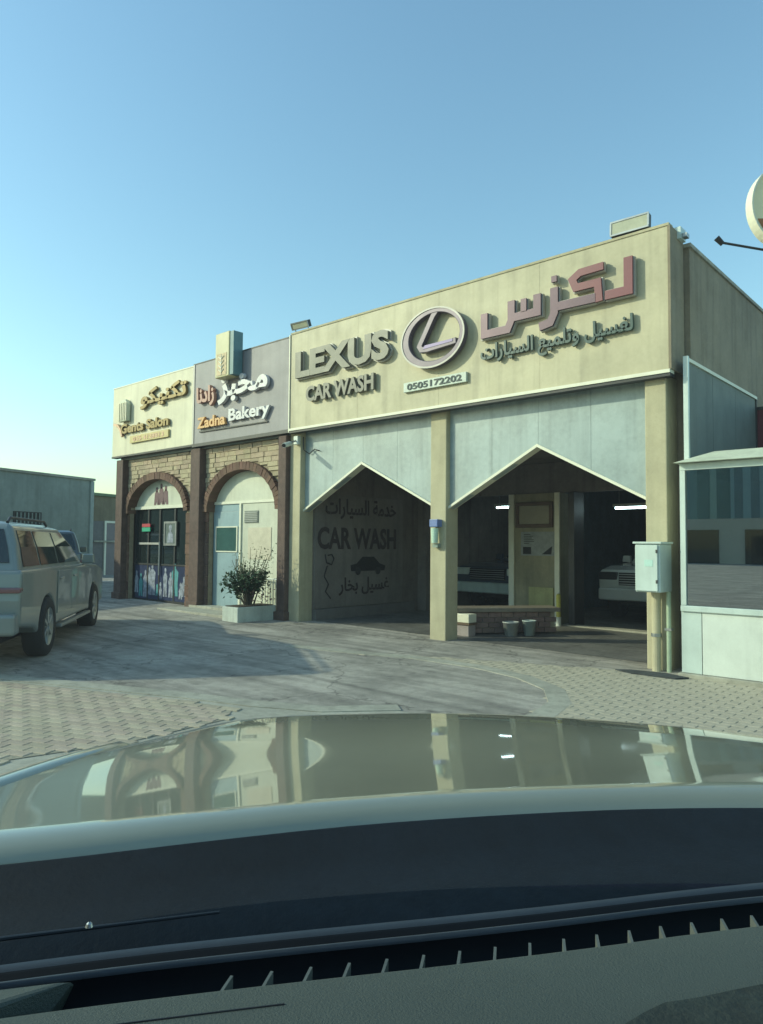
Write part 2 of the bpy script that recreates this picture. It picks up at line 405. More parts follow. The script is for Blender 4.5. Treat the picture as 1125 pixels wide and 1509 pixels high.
ribbon('kerb_strip', [(-9.6, -6.60), (-7.99, -5.90), (-7.0, -5.47), (-6.04, -5.07), (-5.3, -4.81), (-4.7, -4.5), (-4.25, -3.95)], .22, concrete, h=.009, off=.08)

# ------------------------------------------------------------ car wash building
bld = thing('car_wash_building', 'cream car wash building with two open pointed bays and a tan side wall', 'building', (-6.8, 0, 0))
TOP = 5.30
for i, (x0, x1, y0) in enumerate([(-10.44, -10.14, -.02), (-7.03, -6.72, 0), (-3.54, -3.27, -.06)]):
    MB().box(x0, x1, y0, .32, gz(x0) - .1, 3.66).build('pillar', cream, bld, bevel=.012)
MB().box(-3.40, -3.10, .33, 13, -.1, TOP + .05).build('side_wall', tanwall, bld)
MB().box(-3.43, -3.075, .30, 13.02, TOP + .052, TOP + .10).build('coping', concrete, bld)
MB().box(-10.4, -3.42, .0, .32, 3.66, TOP).build('parapet', cream, bld)
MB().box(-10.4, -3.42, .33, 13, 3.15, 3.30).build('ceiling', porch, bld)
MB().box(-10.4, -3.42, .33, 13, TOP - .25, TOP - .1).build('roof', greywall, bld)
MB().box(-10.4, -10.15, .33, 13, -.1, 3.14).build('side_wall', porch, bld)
# gabled panels over the bays, each made of four sheets
def gable(x0, x1, xa, ze, za, y0=.10, y1=.22):
    edges = [x0, (x0 + xa) / 2, xa, (xa + x1) / 2, x1]
    f = lambda x: ze + (za - ze) * ((x - x0) / (xa - x0) if x < xa else (x1 - x) / (x1 - xa))
    for a, b in zip(edges, edges[1:]):
        MB().prism([(a + .002, f(a)), (b - .002, f(b)), (b - .002, 3.655), (a + .002, 3.655)], y0, y1).build('cladding_panel', panelgrey, bld)
    for (a, za_), (b, zb_) in (((x0, ze), (xa, za)), ((xa, za), (x1, ze))):
        d = Vector((b - a, zb_ - za_)).normalized(); q = Vector((-d.y, d.x)) * .035
        MB().prism([(a, za_), (b, zb_), (b + q.x * (0 if b == xa else 1) , zb_ + (.045 if b == xa else q.y)), (a + q.x * (0 if a == xa else 1), za_ + (.045 if a == xa else q.y))], .06, .24).build('gable_trim', trimwhite, bld)
gable(-10.14, -7.03, -8.62, 2.13, 2.93)
gable(-6.72, -3.54, -5.15, 2.09, 2.93)
# lintels behind the panels, back wall of the porch with its openings
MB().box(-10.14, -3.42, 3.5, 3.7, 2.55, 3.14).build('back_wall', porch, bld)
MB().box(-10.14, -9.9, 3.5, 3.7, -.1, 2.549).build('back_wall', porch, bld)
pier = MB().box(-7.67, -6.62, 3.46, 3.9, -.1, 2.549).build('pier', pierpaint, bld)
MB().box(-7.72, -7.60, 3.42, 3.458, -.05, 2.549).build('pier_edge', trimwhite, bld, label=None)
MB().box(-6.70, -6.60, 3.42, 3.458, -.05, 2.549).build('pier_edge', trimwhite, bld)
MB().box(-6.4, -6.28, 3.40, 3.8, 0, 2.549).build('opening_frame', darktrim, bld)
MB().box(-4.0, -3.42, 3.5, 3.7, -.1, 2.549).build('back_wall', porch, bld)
MB().box(-13, 0, 12.2, 12.4, -.1, 3.14).build('rear_wall', shopdark, bld)
MB().box(-8.0, -7.85, 6.2, 12.1, -.1, 3.14).build('partition', shopdark, bld)
MB().box(-10.145, -10.05, .34, 3.3, 0, .27).build('plinth', mat('plinth paint', (.16, .15, .14), .8, var=.1), bld)
# porch floor
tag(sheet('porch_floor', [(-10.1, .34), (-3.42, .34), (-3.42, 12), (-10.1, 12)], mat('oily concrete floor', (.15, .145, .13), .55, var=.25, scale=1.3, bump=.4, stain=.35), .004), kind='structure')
MB().box(-6.5, -3.5, 3.3, 3.55, 0, .05).build('threshold', concrete, bld)
# painted wall inside bay one
wallpaint = mat('painted wall panel', (.20, .18, .16), .7, var=.1, scale=2, stain=.25)
MB().box(-10.145, -10.12, .36, 2.95, .285, 2.5).build('painted_panel', wallpaint, bld)
WX = -10.115
lettering('CAR WASH', .42, 2.72, 1.42, 1.86, .004, WX, wallletter, bld, bold=.03, plane='side')
lettering(arabic('خدمة السيارات'), .62, 2.72, 2.02, 2.44, .004, WX, wallletter, bld, bold=.02, plane='side', split=False)
lettering(arabic('غسيل بخار'), 1.0, 2.5, .50, .86, .004, WX, wallletter, bld, bold=.02, plane='side', split=False)
# the small painted car and its hose
b = MB(); b.prism([(1.35, .98), (2.35, .98), (2.38, 1.08), (2.2, 1.13), (2.02, 1.27), (1.68, 1.27), (1.5, 1.13), (1.33, 1.10)], WX, WX + .004, 'yz'); b.build('painted_car', blackpaint, bld)
for yy in (1.55, 2.15): MB().lathe([(.001, WX + .007), (.075, WX + .007), (.085, WX)], (0, yy, .98), 'x', 16).build('painted_wheel', darktrim, bld)
b = MB()
for pts in ([(.62, 1.32), (.66, 1.16), (.80, 1.12), (.86, 1.24), (.80, 1.32), (.70, 1.30)], [(.68, 1.1), (.60, .90), (.72, .74), (.64, .60), (.78, .46)]):
    for p, q in zip(pts, pts[1:]): b.tube([(WX + .004, *p), (WX + .004, *q)], .013, 5)
b.build('painted_hose', blackpaint, bld)
# dark things fixed in the shop
for (x, y, zt_) in ((-5.6, 5.0, 2.30), (-8.7, 5.4, 2.42)):
    t = thing('tube_light', 'bluish fluorescent tube under the shop ceiling, ' + ('behind the right bay' if x > -6 else 'behind the pier'), 'lamp', (x, y, zt_), 0, 'fluorescent tubes in the shop')
    MB().box(x - .62, x + .62, y - .04, y + .04, zt_ + .03, zt_ + .09).build('housing', whitep, t)
    MB().tube([(x - .58, y, zt_ + .005), (x + .58, y, zt_ + .005)], .022, 8).build('tube', mat('lit tube', (.8, .85, .9), emit=((.75, .88, 1), 7)), t)
    MB().tube([(x - .5, y, zt_ + .1), (x - .5, y, 3.15)], .008, 6).build('hanger', steel, t); MB().tube([(x + .5, y, zt_ + .1), (x + .5, y, 3.15)], .008, 6).build('hanger', steel, t)

# things on the pier
t = thing('picture_frame', 'brown framed pale notice high on the ochre pier', 'picture frame', (-7.1, 3.45, 2.1))
fz0, fz1, fx0, fx1 = 1.88, 2.38, -7.55, -6.74
for a in ((fx0, fx1, fz1 - .07, fz1), (fx0, fx1, fz0, fz0 + .07)): MB().box(a[0], a[1], 3.40, 3.455, a[2], a[3]).build('frame_side', woodm, t, bevel=.006)
for a in ((fx0, fx0 + .07), (fx1 - .07, fx1)): MB().box(a[0], a[1], 3.402, 3.455, fz0 + .071, fz1 - .071).build('frame_side', woodm, t, bevel=.006)
MB().box(fx0 + .071, fx1 - .071, 3.43, 3.455, fz0 + .071, fz1 - .071).build('notice', mat('faded notice', (.34, .31, .22), .6, var=.1), t)
paper = mat('grey notice paper', (.30, .31, .29), .7, var=.2, scale=9)
t = tag(MB().box(-7.45, -6.72, 3.445, 3.458, 1.33, 1.80).build('notice_board', paper), 'wide grey notice sheet with dark print below the framed notice', 'notice')
b = MB(); random.seed(3)
for k in range(6):
    z = 1.74 - k * .035; b.box(-7.38, -7.38 + random.uniform(.1, .3), 3.440, 3.444, z, z + .012)
b.build('print', blackpaint, t, kind='stuff')
MB().box(-7.4, -7.22, 3.440, 3.444, 1.36, 1.5).build('print_block', blackpaint, t); MB().prism([(-6.98, 1.36), (-6.78, 1.36), (-6.76, 1.52)], 3.440, 3.444).build('print_block', blackpaint, t)
t = tag(MB().box(-7.25, -6.72, 3.40, 3.458, .02, .72).build('yellow_board', mat('yellow board', (.36, .35, .16), .7, var=.12, scale=3, stain=.15)), 'yellowish board leaning at the foot of the pier', 'board')
t = thing('bollard', 'slim yellow bollard with white foot beside the pier', 'bollard', (-6.5, 3.2, 0))
MB().tube([(-6.5, 3.2, .03), (-6.5, 3.2, .2)], .05, 14).build('foot', whitep, t)
MB().tube([(-6.5, 3.2, .2), (-6.5, 3.2, .6), (-6.5, 3.2, .63)], [.042, .042, .02], 14).build('post', yellowp, t)

for i_, (x, y, z, w_, h_, m_, lab, nm, ct) in enumerate(((-8.9, 7.2, 1.25, .9, .35, MATS['pale print'], 'dim pale sign on the shop wall behind the left bay', 'wall_sign', 'sign'),)):
    tag(MB().box(x - w_ / 2, x + w_ / 2, y, y + .04, z, z + h_).build(nm, m_, bevel=.01), lab, ct)
# low brick bench
t = thing('brick_bench', 'low brick bench with a dark slab top in the right bay', 'bench', (-6.8, 1.6, 0), 0)
bdir = Vector((.62, .78)).normalized(); bo = Vector((-7.05, .75))
bm4 = Matrix.Translation((bo.x, bo.y, gz(bo.x))) @ Matrix.Rotation(math.atan2(bdir.y, bdir.x) - R(0), 4, 'Z')
# bench in its own frame: x along, y depth away from the camera
Lb = 1.75
MB().box(-.06, Lb + .06, -.05, .45, .37, .44, bm4).build('slab', mat('bench slab', (.20, .17, .13), .6, var=.12), t, bevel=.01)
brick_me_m = mat('bench brick', (.20, .13, .11), .85, var=.18, scale=12, bump=.6, rnd=.18, hue=.01)
MB().box(.02, Lb - .02, .03, .39, .02, .369, bm4).build('core', mortar, t)
for r_ in range(4):
    for c_ in range(8):
        x0 = c_ * .22 + (0 if r_ % 2 == 0 else -.11)
        a, e = max(0, x0 + .005), min(Lb, x0 + .215)
        if e - a < .04: continue
        MB().box(a, e, .0, .034, .025 + r_ * .087, .025 + r_ * .087 + .078, bm4).build('brick', brick_me_m, t, bevel=.004)
for xx, w_, lab, mm, hh in ((.86, .13, 'white plastic bucket in front of the brick bench', mat('white plastic', (.40, .41, .39), .5), .23), (1.18, .11, 'pale grey bucket beside the white bucket at the bench', mat('grey plastic', (.38, .44, .42), .4), .25)):
    p = bm4 @ Vector((xx, -.22, 0)); k = thing('bucket', lab, 'bucket', tuple(p), 0, 'buckets at the bench')
    MB().lathe([(.001, .0), (w_ * .8, .0), (w_, hh), (w_ * 1.06, hh), (w_ * 1.06, hh - .02), (w_ * .95, hh - .02), (w_ * .78, .02), (.001, .02)], p, 'z', 24).build('pail', mm, k, smooth=True)
    MB().tube([(p.x - w_, p.y, p.z + hh), (p.x - w_ * .6, p.y - .05, p.z + hh - .1), (p.x + w_ * .6, p.y - .05, p.z + hh - .1), (p.x + w_, p.y, p.z + hh)], .005, 6).build('handle', steel, k)
p = bm4 @ Vector((.10, -.12, 0))
k = thing('crate', 'cream box with brown edge at the left end of the bench', 'box', tuple(p))
MB().box(p.x - .16, p.x + .16, p.y - .11, p.y + .11, p.z + .22, p.z + .36).build('upper_box', trimwhite, k, bevel=.008)
MB().box(p.x - .17, p.x + .17, p.y - .12, p.y + .12, p.z + .185, p.z + .218).build('edge', woodm, k)
MB().box(p.x - .15, p.x + .15, p.y - .10, p.y + .10, p.z, p.z + .183).build('lower_box', mat('dusty pink box', (.33, .28, .27), .8), k, bevel=.008)

# ------------------------------------------------------------ signs over the car wash
t = thing('car_wash_sign', 'long cream car wash sign with raised metal lettering and an oval emblem', 'sign', (-6.75, -.1, 3.7))
SY = -.15
sh = [-10.30, -8.53, -6.76, -4.98, -3.20]
for a, b_ in zip(sh, sh[1:]):
    MB().box(a + .0015, b_ - .0015, SY, -.03, 3.70, 5.50).build('sign_panel', signcream, t)
MB().box(-10.31, -3.18, SY - .012, -.025, 5.502, 5.535).build('top_trim', cream, t)
MB().box(-10.31, -3.18, SY - .03, -.025, 3.655, 3.698).build('bottom_trim', trimwhite, t)
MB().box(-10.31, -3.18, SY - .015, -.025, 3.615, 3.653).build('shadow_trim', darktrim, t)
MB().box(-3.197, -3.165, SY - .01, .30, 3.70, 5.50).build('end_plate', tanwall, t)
DL = .085
lettering('LEXUS', -10.085, -7.695, 4.575, 5.125, .04, SY - .006, silver, t, bold=.058, name='letter_outline')
lettering('LEXUS', -10.06, -7.72, 4.60, 5.10, DL - .03, SY - .05, chrome, t, bold=.045)
lettering('CAR WASH', -9.78, -8.08, 4.13, 4.42, .06, SY - .02, chrome, t, bold=.035)
# emblem: oval ring and the slanted stroke inside it
def ellipse(cx, cz, a, b_, n=48, rot=0.0): return [(cx + a * math.cos(q) * math.cos(rot) - b_ * math.sin(q) * math.sin(rot), cz + a * math.cos(q) * math.sin(rot) + b_ * math.sin(q) * math.cos(rot)) for q in (2 * math.pi * i / n for i in range(n))]
cx_, cz_ = -6.80, 4.755
def ring(cx, cz, a1, b1, a0, b0, ya, yb, ox=0, oz=0):
    b = MB(); o_, i_ = ellipse(cx, cz, a1, b1), ellipse(cx + ox, cz + oz, a0, b0); n = len(o_)
    for y in (ya, yb):
        b.v += [(x, y, z) for x, z in o_]; b.v += [(x, y, z) for x, z in i_]
    for j in range(n):
        k = (j + 1) % n
        b.f += [(j, k, n + k, n + j), (2 * n + j, 3 * n + j, 3 * n + k, 2 * n + k), (j, 2 * n + j, 2 * n + k, k), (n + j, n + k, 3 * n + k, 3 * n + j)]
    return b
em = ring(cx_, cz_, .62, .47, .50, .375, SY - .13, SY - .03, .03, .01).build('emblem_ring', emblemm, t, bevel=.012)
ring(cx_, cz_, .628, .478, .60, .452, SY - .14, SY - .131).build('emblem_rim', silver, t)
MB().prism(stroke([(-6.72, 5.17), (-6.79, 5.10), (-7.06, 4.66), (-7.02, 4.60), (-6.90, 4.59), (-6.34, 4.63)], .095), SY - .125, SY - .035).build('emblem_stroke', emblemm, t, bevel=.008)
MB().prism([(-6.98, 4.60), (-6.40, 4.625), (-6.40, 4.665), (-6.94, 4.655)], SY - .131, SY - .126).build('emblem_accent', purple, t)
# phone plate
MB().box(-7.44, -6.20, SY - .05, SY - .004, 3.985, 4.14).build('phone_plate', mat('pale green plate', (.52, .58, .50), .5), t, bevel=.006)
lettering('0505172202', -7.36, -6.28, 4.01, 4.115, .006, SY - .051, mat('dark print', (.03, .05, .05), .6), t, bold=.025, split=False)
# big arabic word, stroke by stroke
wd = .115
def ab(pts, m, dy=0.0, w=wd, nm='letter_stroke'):
    MB().prism(stroke(pts, w * 1.28), SY - .075 - dy, SY - .02).build('letter_outline', silver, t)
    return MB().prism(stroke(pts, w), SY - .11 - dy, SY - .077 - dy).build(nm, m, t)
ab([(-3.66, 5.20), (-3.66, 4.77), (-3.97, 4.77)], maroon)
ab([(-3.99, 5.17), (-4.32, 5.16), (-4.43, 5.09), (-4.38, 4.97), (-4.07, 4.97), (-4.05, 4.71)], maroon, .004, w=.10)
ab([(-4.10, 4.77), (-4.64, 4.775)], mauve, .008)
ab([(-4.70, 5.05), (-4.70, 4.70), (-4.76, 4.58), (-4.93, 4.55)], mauve, .0)
ab([(-4.66, 5.17), (-4.74, 5.17)], mauve, .0, w=.085)
ab([(-4.96, 5.02), (-4.96, 4.77), (-5.34, 4.77)], mauve, .004)
ab([(-5.17, 5.0), (-5.17, 4.82)], mauve, .012, w=.09)
ab([(-5.38, 5.02), (-5.38, 4.74), (-5.44, 4.62), (-5.84, 4.62), (-5.84, 4.93)], mauve, .0)
lettering(arabic('لغسيل وتلميع السيارات'), -5.93, -3.62, 4.15, 4.48, .045, SY - .02, greenletter, t, bold=.022, split=False)

# ------------------------------------------------------------ bakery building
bk = thing('bakery_building', 'low building with tan stone facing and two brick arches beside the car wash', 'building', (-13.8, 0, 0))
def gx(x): return gz(x)
for x0, x1 in ((-17.05, -16.72), (-13.70, -13.34), (-10.68, -10.445)):
    MB().box(x0, x1, -.12, .4, gx(x0) - .1, 3.60).build('pillar', brownpillar, bk, bevel=.015)
    MB().box(x0 - .035, x1 + .035, -.155, .4, gx(x0) - .1, gx(x0) + .16).build('pillar_base', brownpillar, bk, bevel=.01)
MB().box(-17.05, -10.45, .0, .35, 3.60, 5.30).build('parapet', greywall, bk)
MB().box(-17.05, -16.80, .41, 10, -.1, 5.30).build('side_wall', greywall, bk)
MB().box(-17.05, -10.46, .41, 10, 3.4, 3.6).build('roof', greywall, bk)
def archz(x, xc, hw, zs, rise):
    q = (x - xc) / hw
    return zs + rise * math.sqrt(max(0, 1 - q * q)) if abs(q) < 1 else zs
def arch_bay(x0, x1, xc, hw, zs, rise):
    y0, y1, N = .06, .16, 48
    b = MB(); X = [x0] + [xc - hw + 2 * hw * i / N for i in range(N + 1)] + [x1]
    def col(a, c, za, zc):
        b.hexa([(a, y0, za), (c, y0, zc), (c, y1, zc), (a, y1, za)], [(a, y0, 3.598), (c, y0, 3.598), (c, y1, 3.598), (a, y1, 3.598)])
    pts = [(x0, zs - 0), ]
    outline = [(x0, 3.598), (x0, .0), (xc - hw, .0)] + [(xc - hw + 2 * hw * i / N, archz(xc - hw + 2 * hw * i / N, xc, hw, zs, rise)) for i in range(N + 1)] + [(xc + hw, .0), (x1, .0), (x1, 3.598)]
    MB().prism(outline, y0, y1).build('arch_wall', mortar2, bk)
    # facing stones
    me = MB().box(-.5, .5, -.5, .5, -.5, .5).mesh('stone', stonem)
    h, k = .105, 0
    z = zs - .30; r_ = 0
    while z < 3.56:
        x = x0 - random.uniform(0, .2)
        while x < x1:
            w_ = random.choice((.16, .2, .24, .28, .32)); a, c = max(x, x0 + .005), min(x + w_, x1 - .005); x += w_
            if c - a < .05: continue
            m_ = (a + c) / 2; zt = min(z + h, 3.59)
            low = max(archz(a, xc, hw + .16, zs - .02, rise + .17), archz(m_, xc, hw + .16, zs - .02, rise + .17), archz(c, xc, hw + .16, zs - .02, rise + .17))
            zb = z
            if abs(m_ - xc) < hw + .16:
                if low > zt - .03: continue
                zb = max(z, low)
            d = random.uniform(.018, .04)
            inst('stone', me, bk, (m_, y0 - d / 2 - .0005, (zb + zt) / 2), (0, random.uniform(-.01, .01), 0), (c - a - .010, d, zt - zb - .010)); k += 1
        z += h
    # ring of arch bricks
    me2 = MB().box(-.5, .5, -.5, .5, -.5, .5).mesh('arch_brick', archbrick)
    n = 34
    for i in range(n):
        q = math.pi * (i + .5) / n; px_, pz_ = xc - (hw + .07) * math.cos(q), zs + (rise + .07) * math.sin(q)
        tx, tz = (hw + .07) * math.sin(q), (rise + .07) * math.cos(q); ln = math.hypot(tx, tz) * math.pi / n
        inst('arch_brick', me2, bk, (px_, y0 + .03, pz_), (0, -math.atan2(tz, tx), 0), (ln - .008, .26 + random.uniform(-.012, .012), .165))
    for sx in (-1, 1):
        X_ = xc + sx * (hw + .03)
        for i in range(int((zs - .1) / .075)):
            pass
    return k
arch_bay(-16.715, -13.705, -15.35, 1.27, 2.25, .80)
arch_bay(-13.335, -10.685, -12.02, 1.17, 2.20, .86)
# reddish jamb stones under the springing
for x0, x1 in ((-16.715, -16.63), (-14.07, -13.705), (-13.335, -13.20), (-10.84, -10.685)):
    n = 9
    for i in range(n):
        z0 = .1 + i * .235
        MB().box(x0 + .003, x1 - .003, .028 + random.uniform(-.01, .01), .059, z0, z0 + .225).build('jamb_stone', archbrick if x0 < -13.9 or i > 6 else brownpillar, bk, bevel=.004)
BEFORE = set(bpy.data.objects)
# salon front: dark glass under a white lunette
MB().box(-16.64, -14.06, .36, .40, gx(-15) - .1, 2.34).build('shopfront_glass', glassdark, bk)
MB().box(-16.64, -14.06, .30, .35, 2.345, 2.42).build('transom', trimwhite, bk)
lun = [(-16.61 + 2.52 * i / 30, archz(-16.61 + 2.52 * i / 30, -15.35, 1.27, 2.25, .79)) for i in range(31)]
lun = [(x, max(z, 2.43)) for x, z in lun]
MB().prism([(lun[0][0], 2.425)] + [p for p in lun[1:-1]] + [(lun[-1][0], 2.425)], .33, .36).build('lunette', palewall, bk)
fig = MB()
for k_, (xx, hh) in enumerate(((-15.62, .34), (-15.42, .42), (-15.22, .36))):
    fig.prism(ellipse(xx, 2.47 + hh, .05, .065, 12), .325, .329)
    fig.prism([(xx - .03, 2.44 + hh), (xx + .03, 2.44 + hh), (xx + .09, 2.38 + hh), (xx + .12, 2.44), (xx + .03, 2.44), (xx, 2.52), (xx - .03, 2.44), (xx - .12, 2.44), (xx - .09, 2.38 + hh)], .325, .329)
fig.build('figure_print', mat('maroon print', (.14, .07, .08), .6), bk)
for xx in (-16.61, -15.98, -15.46, -14.80, -14.10): MB().box(xx - .025, xx + .025, .33, .358, .1, 2.34).build('mullion', darktrim, bk)
MB().box(-16.42, -15.48, .325, .329, 1.48, 1.53).build('glazing_bar', silver, bk)
for z_ in (.12, .98): MB().box(-16.64, -14.06, .322, .326, z_, z_ + .04).build('film_edge', darktrim, bk)
MB().box(-16.64, -14.06, .340, .357, .16, 1.02).build('window_film', glassfilm, bk)
random.seed(11)
fx = -16.5; i = 0
while fx < -14.2:                     # the row of printed figures on the film
    w_ = random.uniform(.05, .15); hh = random.uniform(.22, .70); zb_ = random.uniform(.19, .30)
    m_ = filmwhite if i % 4 != 1 else filmteal; yy = .335 - .0015 * (i % 3)
    b = MB(); b.prism(ellipse(fx, zb_ + hh, .042, .058, 12), yy, yy + .001)
    b.prism([(fx - .03, zb_ + hh - .05), (fx + .03, zb_ + hh - .05), (fx + w_, zb_ + hh - .14), (fx + w_ * .8, zb_ + hh * .45), (fx + w_ * .9, zb_), (fx + .02, zb_), (fx, zb_ + hh * .35), (fx - .02, zb_), (fx - w_ * .9, zb_), (fx - w_ * .75, zb_ + hh * .45), (fx - w_, zb_ + hh - .16)], yy, yy + .001)
    b.build('figure_print', m_, bk); fx += random.uniform(.13, .30); i += 1
MB().tube([(-15.40, .30, .75), (-15.40, .30, 1.55)], .022, 10).build('door_handle', steel, bk)
k = thing('open_sign', 'small red and green sign hung in the salon window', 'sign', (-16.02, .30, 1.88))
MB().box(-16.22, -15.84, .29, .315, 1.91, 1.99).build('red_band', redp, k); MB().box(-16.22, -15.84, .29, .315, 1.80, 1.90).build('green_band', greenp, k)
k = thing('window_poster', 'framed pale portrait poster in the salon window', 'poster', (-14.95, .3, 1.75))
for a in ((-15.22, -14.68, 1.46, 1.51), (-15.22, -14.68, 1.98, 2.03), (-15.22, -15.17, 1.51, 1.98), (-14.73, -14.68, 1.51, 1.98)): MB().box(a[0], a[1], .295, .325, a[2], a[3]).build('frame_side', steel, k)
MB().box(-15.169, -14.731, .31, .325, 1.511, 1.979).build('poster_sheet', mat('dim poster', (.10, .13, .12), .5, var=.2), k)
b = MB(); b.prism(ellipse(-14.95, 1.88, .06, .075, 14), .306, .309); b.prism([(-15.08, 1.53), (-14.82, 1.53), (-14.84, 1.72), (-14.92, 1.80), (-14.98, 1.80), (-15.06, 1.72)], .306, .309); b.build('portrait_print', filmwhite, k)
# bakery front
d_ = MB().box(-13.19, -12.24, .30, .35, gx(-13) + .02, 2.20).build('door', doorblue, bk, bevel=.006)
MB().box(-13.06, -12.34, .285, .299, 1.36, 1.86).build('door_window', mat('dark green glass', (.05, .11, .10), .08, var=.1, spec=.7), d_)
for a in ((-13.09, -12.31, 1.86, 1.885), (-13.09, -12.31, 1.335, 1.36), (-13.09, -13.06, 1.36, 1.86), (-12.34, -12.31, 1.36, 1.86)): MB().box(a[0], a[1], .28, .299, a[2], a[3]).build('window_frame', trimwhite, d_)
MB().tube([(-12.30, .26, .95), (-12.30, .26, 1.2)], .015, 8).build('handle', steel, d_)
MB().box(-12.236, -12.18, .27, .35, .05, 2.36).build('door_post', trimwhite, bk)
MB().box(-13.19, -10.85, .28, .35, 2.362, 2.42).build('transom', trimwhite, bk)
MB().box(-13.19, -12.24, .31, .35, 2.205, 2.36).build('fanlight', doorblue, bk)
MB().box(-12.178, -10.85, .30, .35, .05, 2.36).build('board_panel', palewall, bk)
lun = [(-13.13 + 2.22 * i / 30, archz(-13.13 + 2.22 * i / 30, -12.02, 1.15, 2.2, .84)) for i in range(31)]
MB().prism([(lun[0][0], 2.425)] + [(x, max(z, 2.43)) for x, z in lun[1:-1]] + [(lun[-1][0], 2.425)], .31, .35).build('lunette', palewall, bk)
v_ = MB().box(-12.08, -11.62, .285, .299, 1.95, 2.20).build('vent', mat('vent grey', (.20, .22, .19), .6), bk)
for i in range(6): MB().box(-12.06, -11.64, .272, .284, 1.97 + i * .037, 1.985 + i * .037).build('slat', steel, v_)
MB().box(-11.95, -11.2, .290, .299, 1.2, 1.85).build('poster', mat('cream poster', (.56, .50, .38), .6, var=.12, scale=5), bk)
for i in range(6): MB().tube([(-11.33 + i * .085, .2, .08), (-11.33 + i * .085, .2, .82)], .012, 6).build('rail_bar', whitep, bk)
MB().tube([(-11.38, .2, .82), (-10.86, .2, .82)], .016, 6).build('rail_top', whitep, bk)
for o_ in set(bpy.data.objects) - BEFORE:       # the infill stands just behind the arches
    if o_.parent is None or o_.parent == bk: o_.location.y -= .13
# step
MB().box(-13.9, -10.9, -.75, -.16, gx(-12) - .1, gx(-12) + .05).build('step', concrete, bk, bevel=.01)
MB().box(-13.6, -10.9, -.158, .29, gx(-12) - .1, gx(-12) + .10).build('step', concrete, bk, bevel=.01)
# sign boards
t = thing('salon_sign', 'pale yellow salon sign with gold lettering and a comb', 'sign', (-15.4, -.1, 3.7))
MB().box(-17.22, -13.60, SY, -.01, 3.70, 5.43).build('sign_panel', signwhite, t); MB().box(-17.23, -13.60, SY - .012, -.008, 3.655, 3.698).build('bottom_trim', darktrim, t)
MB().box(-17.225, -13.60, SY - .008, -.008, 5.432, 5.455).build('top_trim', trimwhite, t)
gold = mat('gold lettering', (.20, .145, .055), .4, .45, var=.1); rose = mat('rose gold lettering', (.42, .28, .20), .4, .4)
lettering(arabic('تكنيكو'), -15.75, -13.76, 4.72, 5.20, .06, SY - .02, gold, t, bold=.035)
lettering('Gents Salon', -16.70, -14.50, 4.22, 4.46, .05, SY - .02, gold, t, bold=.04)
MB().box(-16.26, -14.52, SY - .05, SY - .003, 3.96, 4.13).build('phone_plate', mat('gold plate', (.52, .42, .17), .5), t)
lettering('055 4128813', -16.1, -14.7, 3.99, 4.10, .005, SY - .051, rose, t, bold=.02, split=False)
c_ = MB().prism([(-16.72, 4.52), (-16.32, 4.52), (-16.30, 4.95), (-16.40, 5.06), (-16.62, 5.06), (-16.74, 4.95)], SY - .12, SY - .02).build('comb_head', mat('pale comb', (.60, .62, .46), .5), t, bevel=.015)
for i in range(5): MB().box(-16.70 + i * .085, -16.66 + i * .085, SY - .135, SY - .121, 4.55, 4.98).build('comb_tooth', signwhite, t)
MB().prism(stroke([(-17.05, 4.50), (-16.85, 4.46), (-16.70, 4.33), (-16.62, 4.16)], .06), SY - .08, SY - .02).build('comb_ribbon', rose, t)
t = thing('bakery_sign', 'grey bakery sign with white and orange lettering', 'sign', (-12, -.1, 3.7))
MB().box(-13.595, -10.34, SY, -.01, 3.70, 5.46).build('sign_panel', signgrey, t); MB().box(-13.595, -10.34, SY - .012, -.008, 3.63, 3.698).build('bottom_trim', darktrim, t)
MB().box(-13.595, -10.34, SY - .008, -.008, 5.462, 5.485).build('top_trim', darktrim, t)
MB().box(-10.338, -10.315, SY - .02, -.008, 3.63, 5.5).build('edge_trim', trimwhite, t); MB().box(-13.598, -13.54, SY - .014, SY - .002, 3.70, 5.46).build('edge_trim', silver, t)
wl = mat('white lettering', (.62, .60, .60), .45); rl = mat('rust lettering', (.42, .22, .17), .45); ol = mat('orange lettering', (.62, .34, .12), .45)
lettering(arabic('مخبز'), -12.55, -10.90, 4.42, 4.98, .07, SY - .02, wl, t, bold=.04)
lettering(arabic('زادنا'), -13.34, -12.68, 4.45, 4.90, .07, SY - .02, rl, t, bold=.04)
lettering('Zadna', -13.32, -12.30, 4.0, 4.24, .05, SY - .02, ol, t, bold=.03)
lettering('Bakery', -12.18, -10.85, 3.97, 4.30, .05, SY - .02, wl, t, bold=.03)
MB().prism([(-13.30, 3.93), (-10.95, 3.905), (-10.95, 3.925), (-13.30, 3.96)], SY - .03, SY - .003).build('underline', darktrim, t)
t = thing('loaf_sign', 'tall cream box sign with a wheat drawing above the grey bakery sign', 'sign', (-12.1, -.25, 4.9))
MB().box(-12.40, -11.92, -.42, -.16, 4.93, 5.86).build('light_box', mat('cream box face', (.50, .46, .27), .5, var=.06), t, bevel=.02)
MB().box(-11.918, -11.80, -.40, -.17, 4.95, 5.84).build('light_box_side', mat('teal box side', (.10, .20, .22), .5), t)
MB().box(-12.33, -12.0, -.428, -.421, 4.97, 5.42).build('wheat_panel', mat('wheat print', (.52, .40, .24), .6, var=.3, scale=12), t)
b = MB()
for i in range(4):
    z_ = 5.03 + i * .09; b.tube([(-12.165, -.432, z_), (-12.25, -.432, z_ + .06)], .012, 5); b.tube([(-12.165, -.432, z_), (-12.08, -.432, z_ + .06)], .012, 5)
b.tube([(-12.165, -.432, 4.98), (-12.165, -.432, 5.4)], .008, 5); b.build('wheat_print', trimwhite, t)

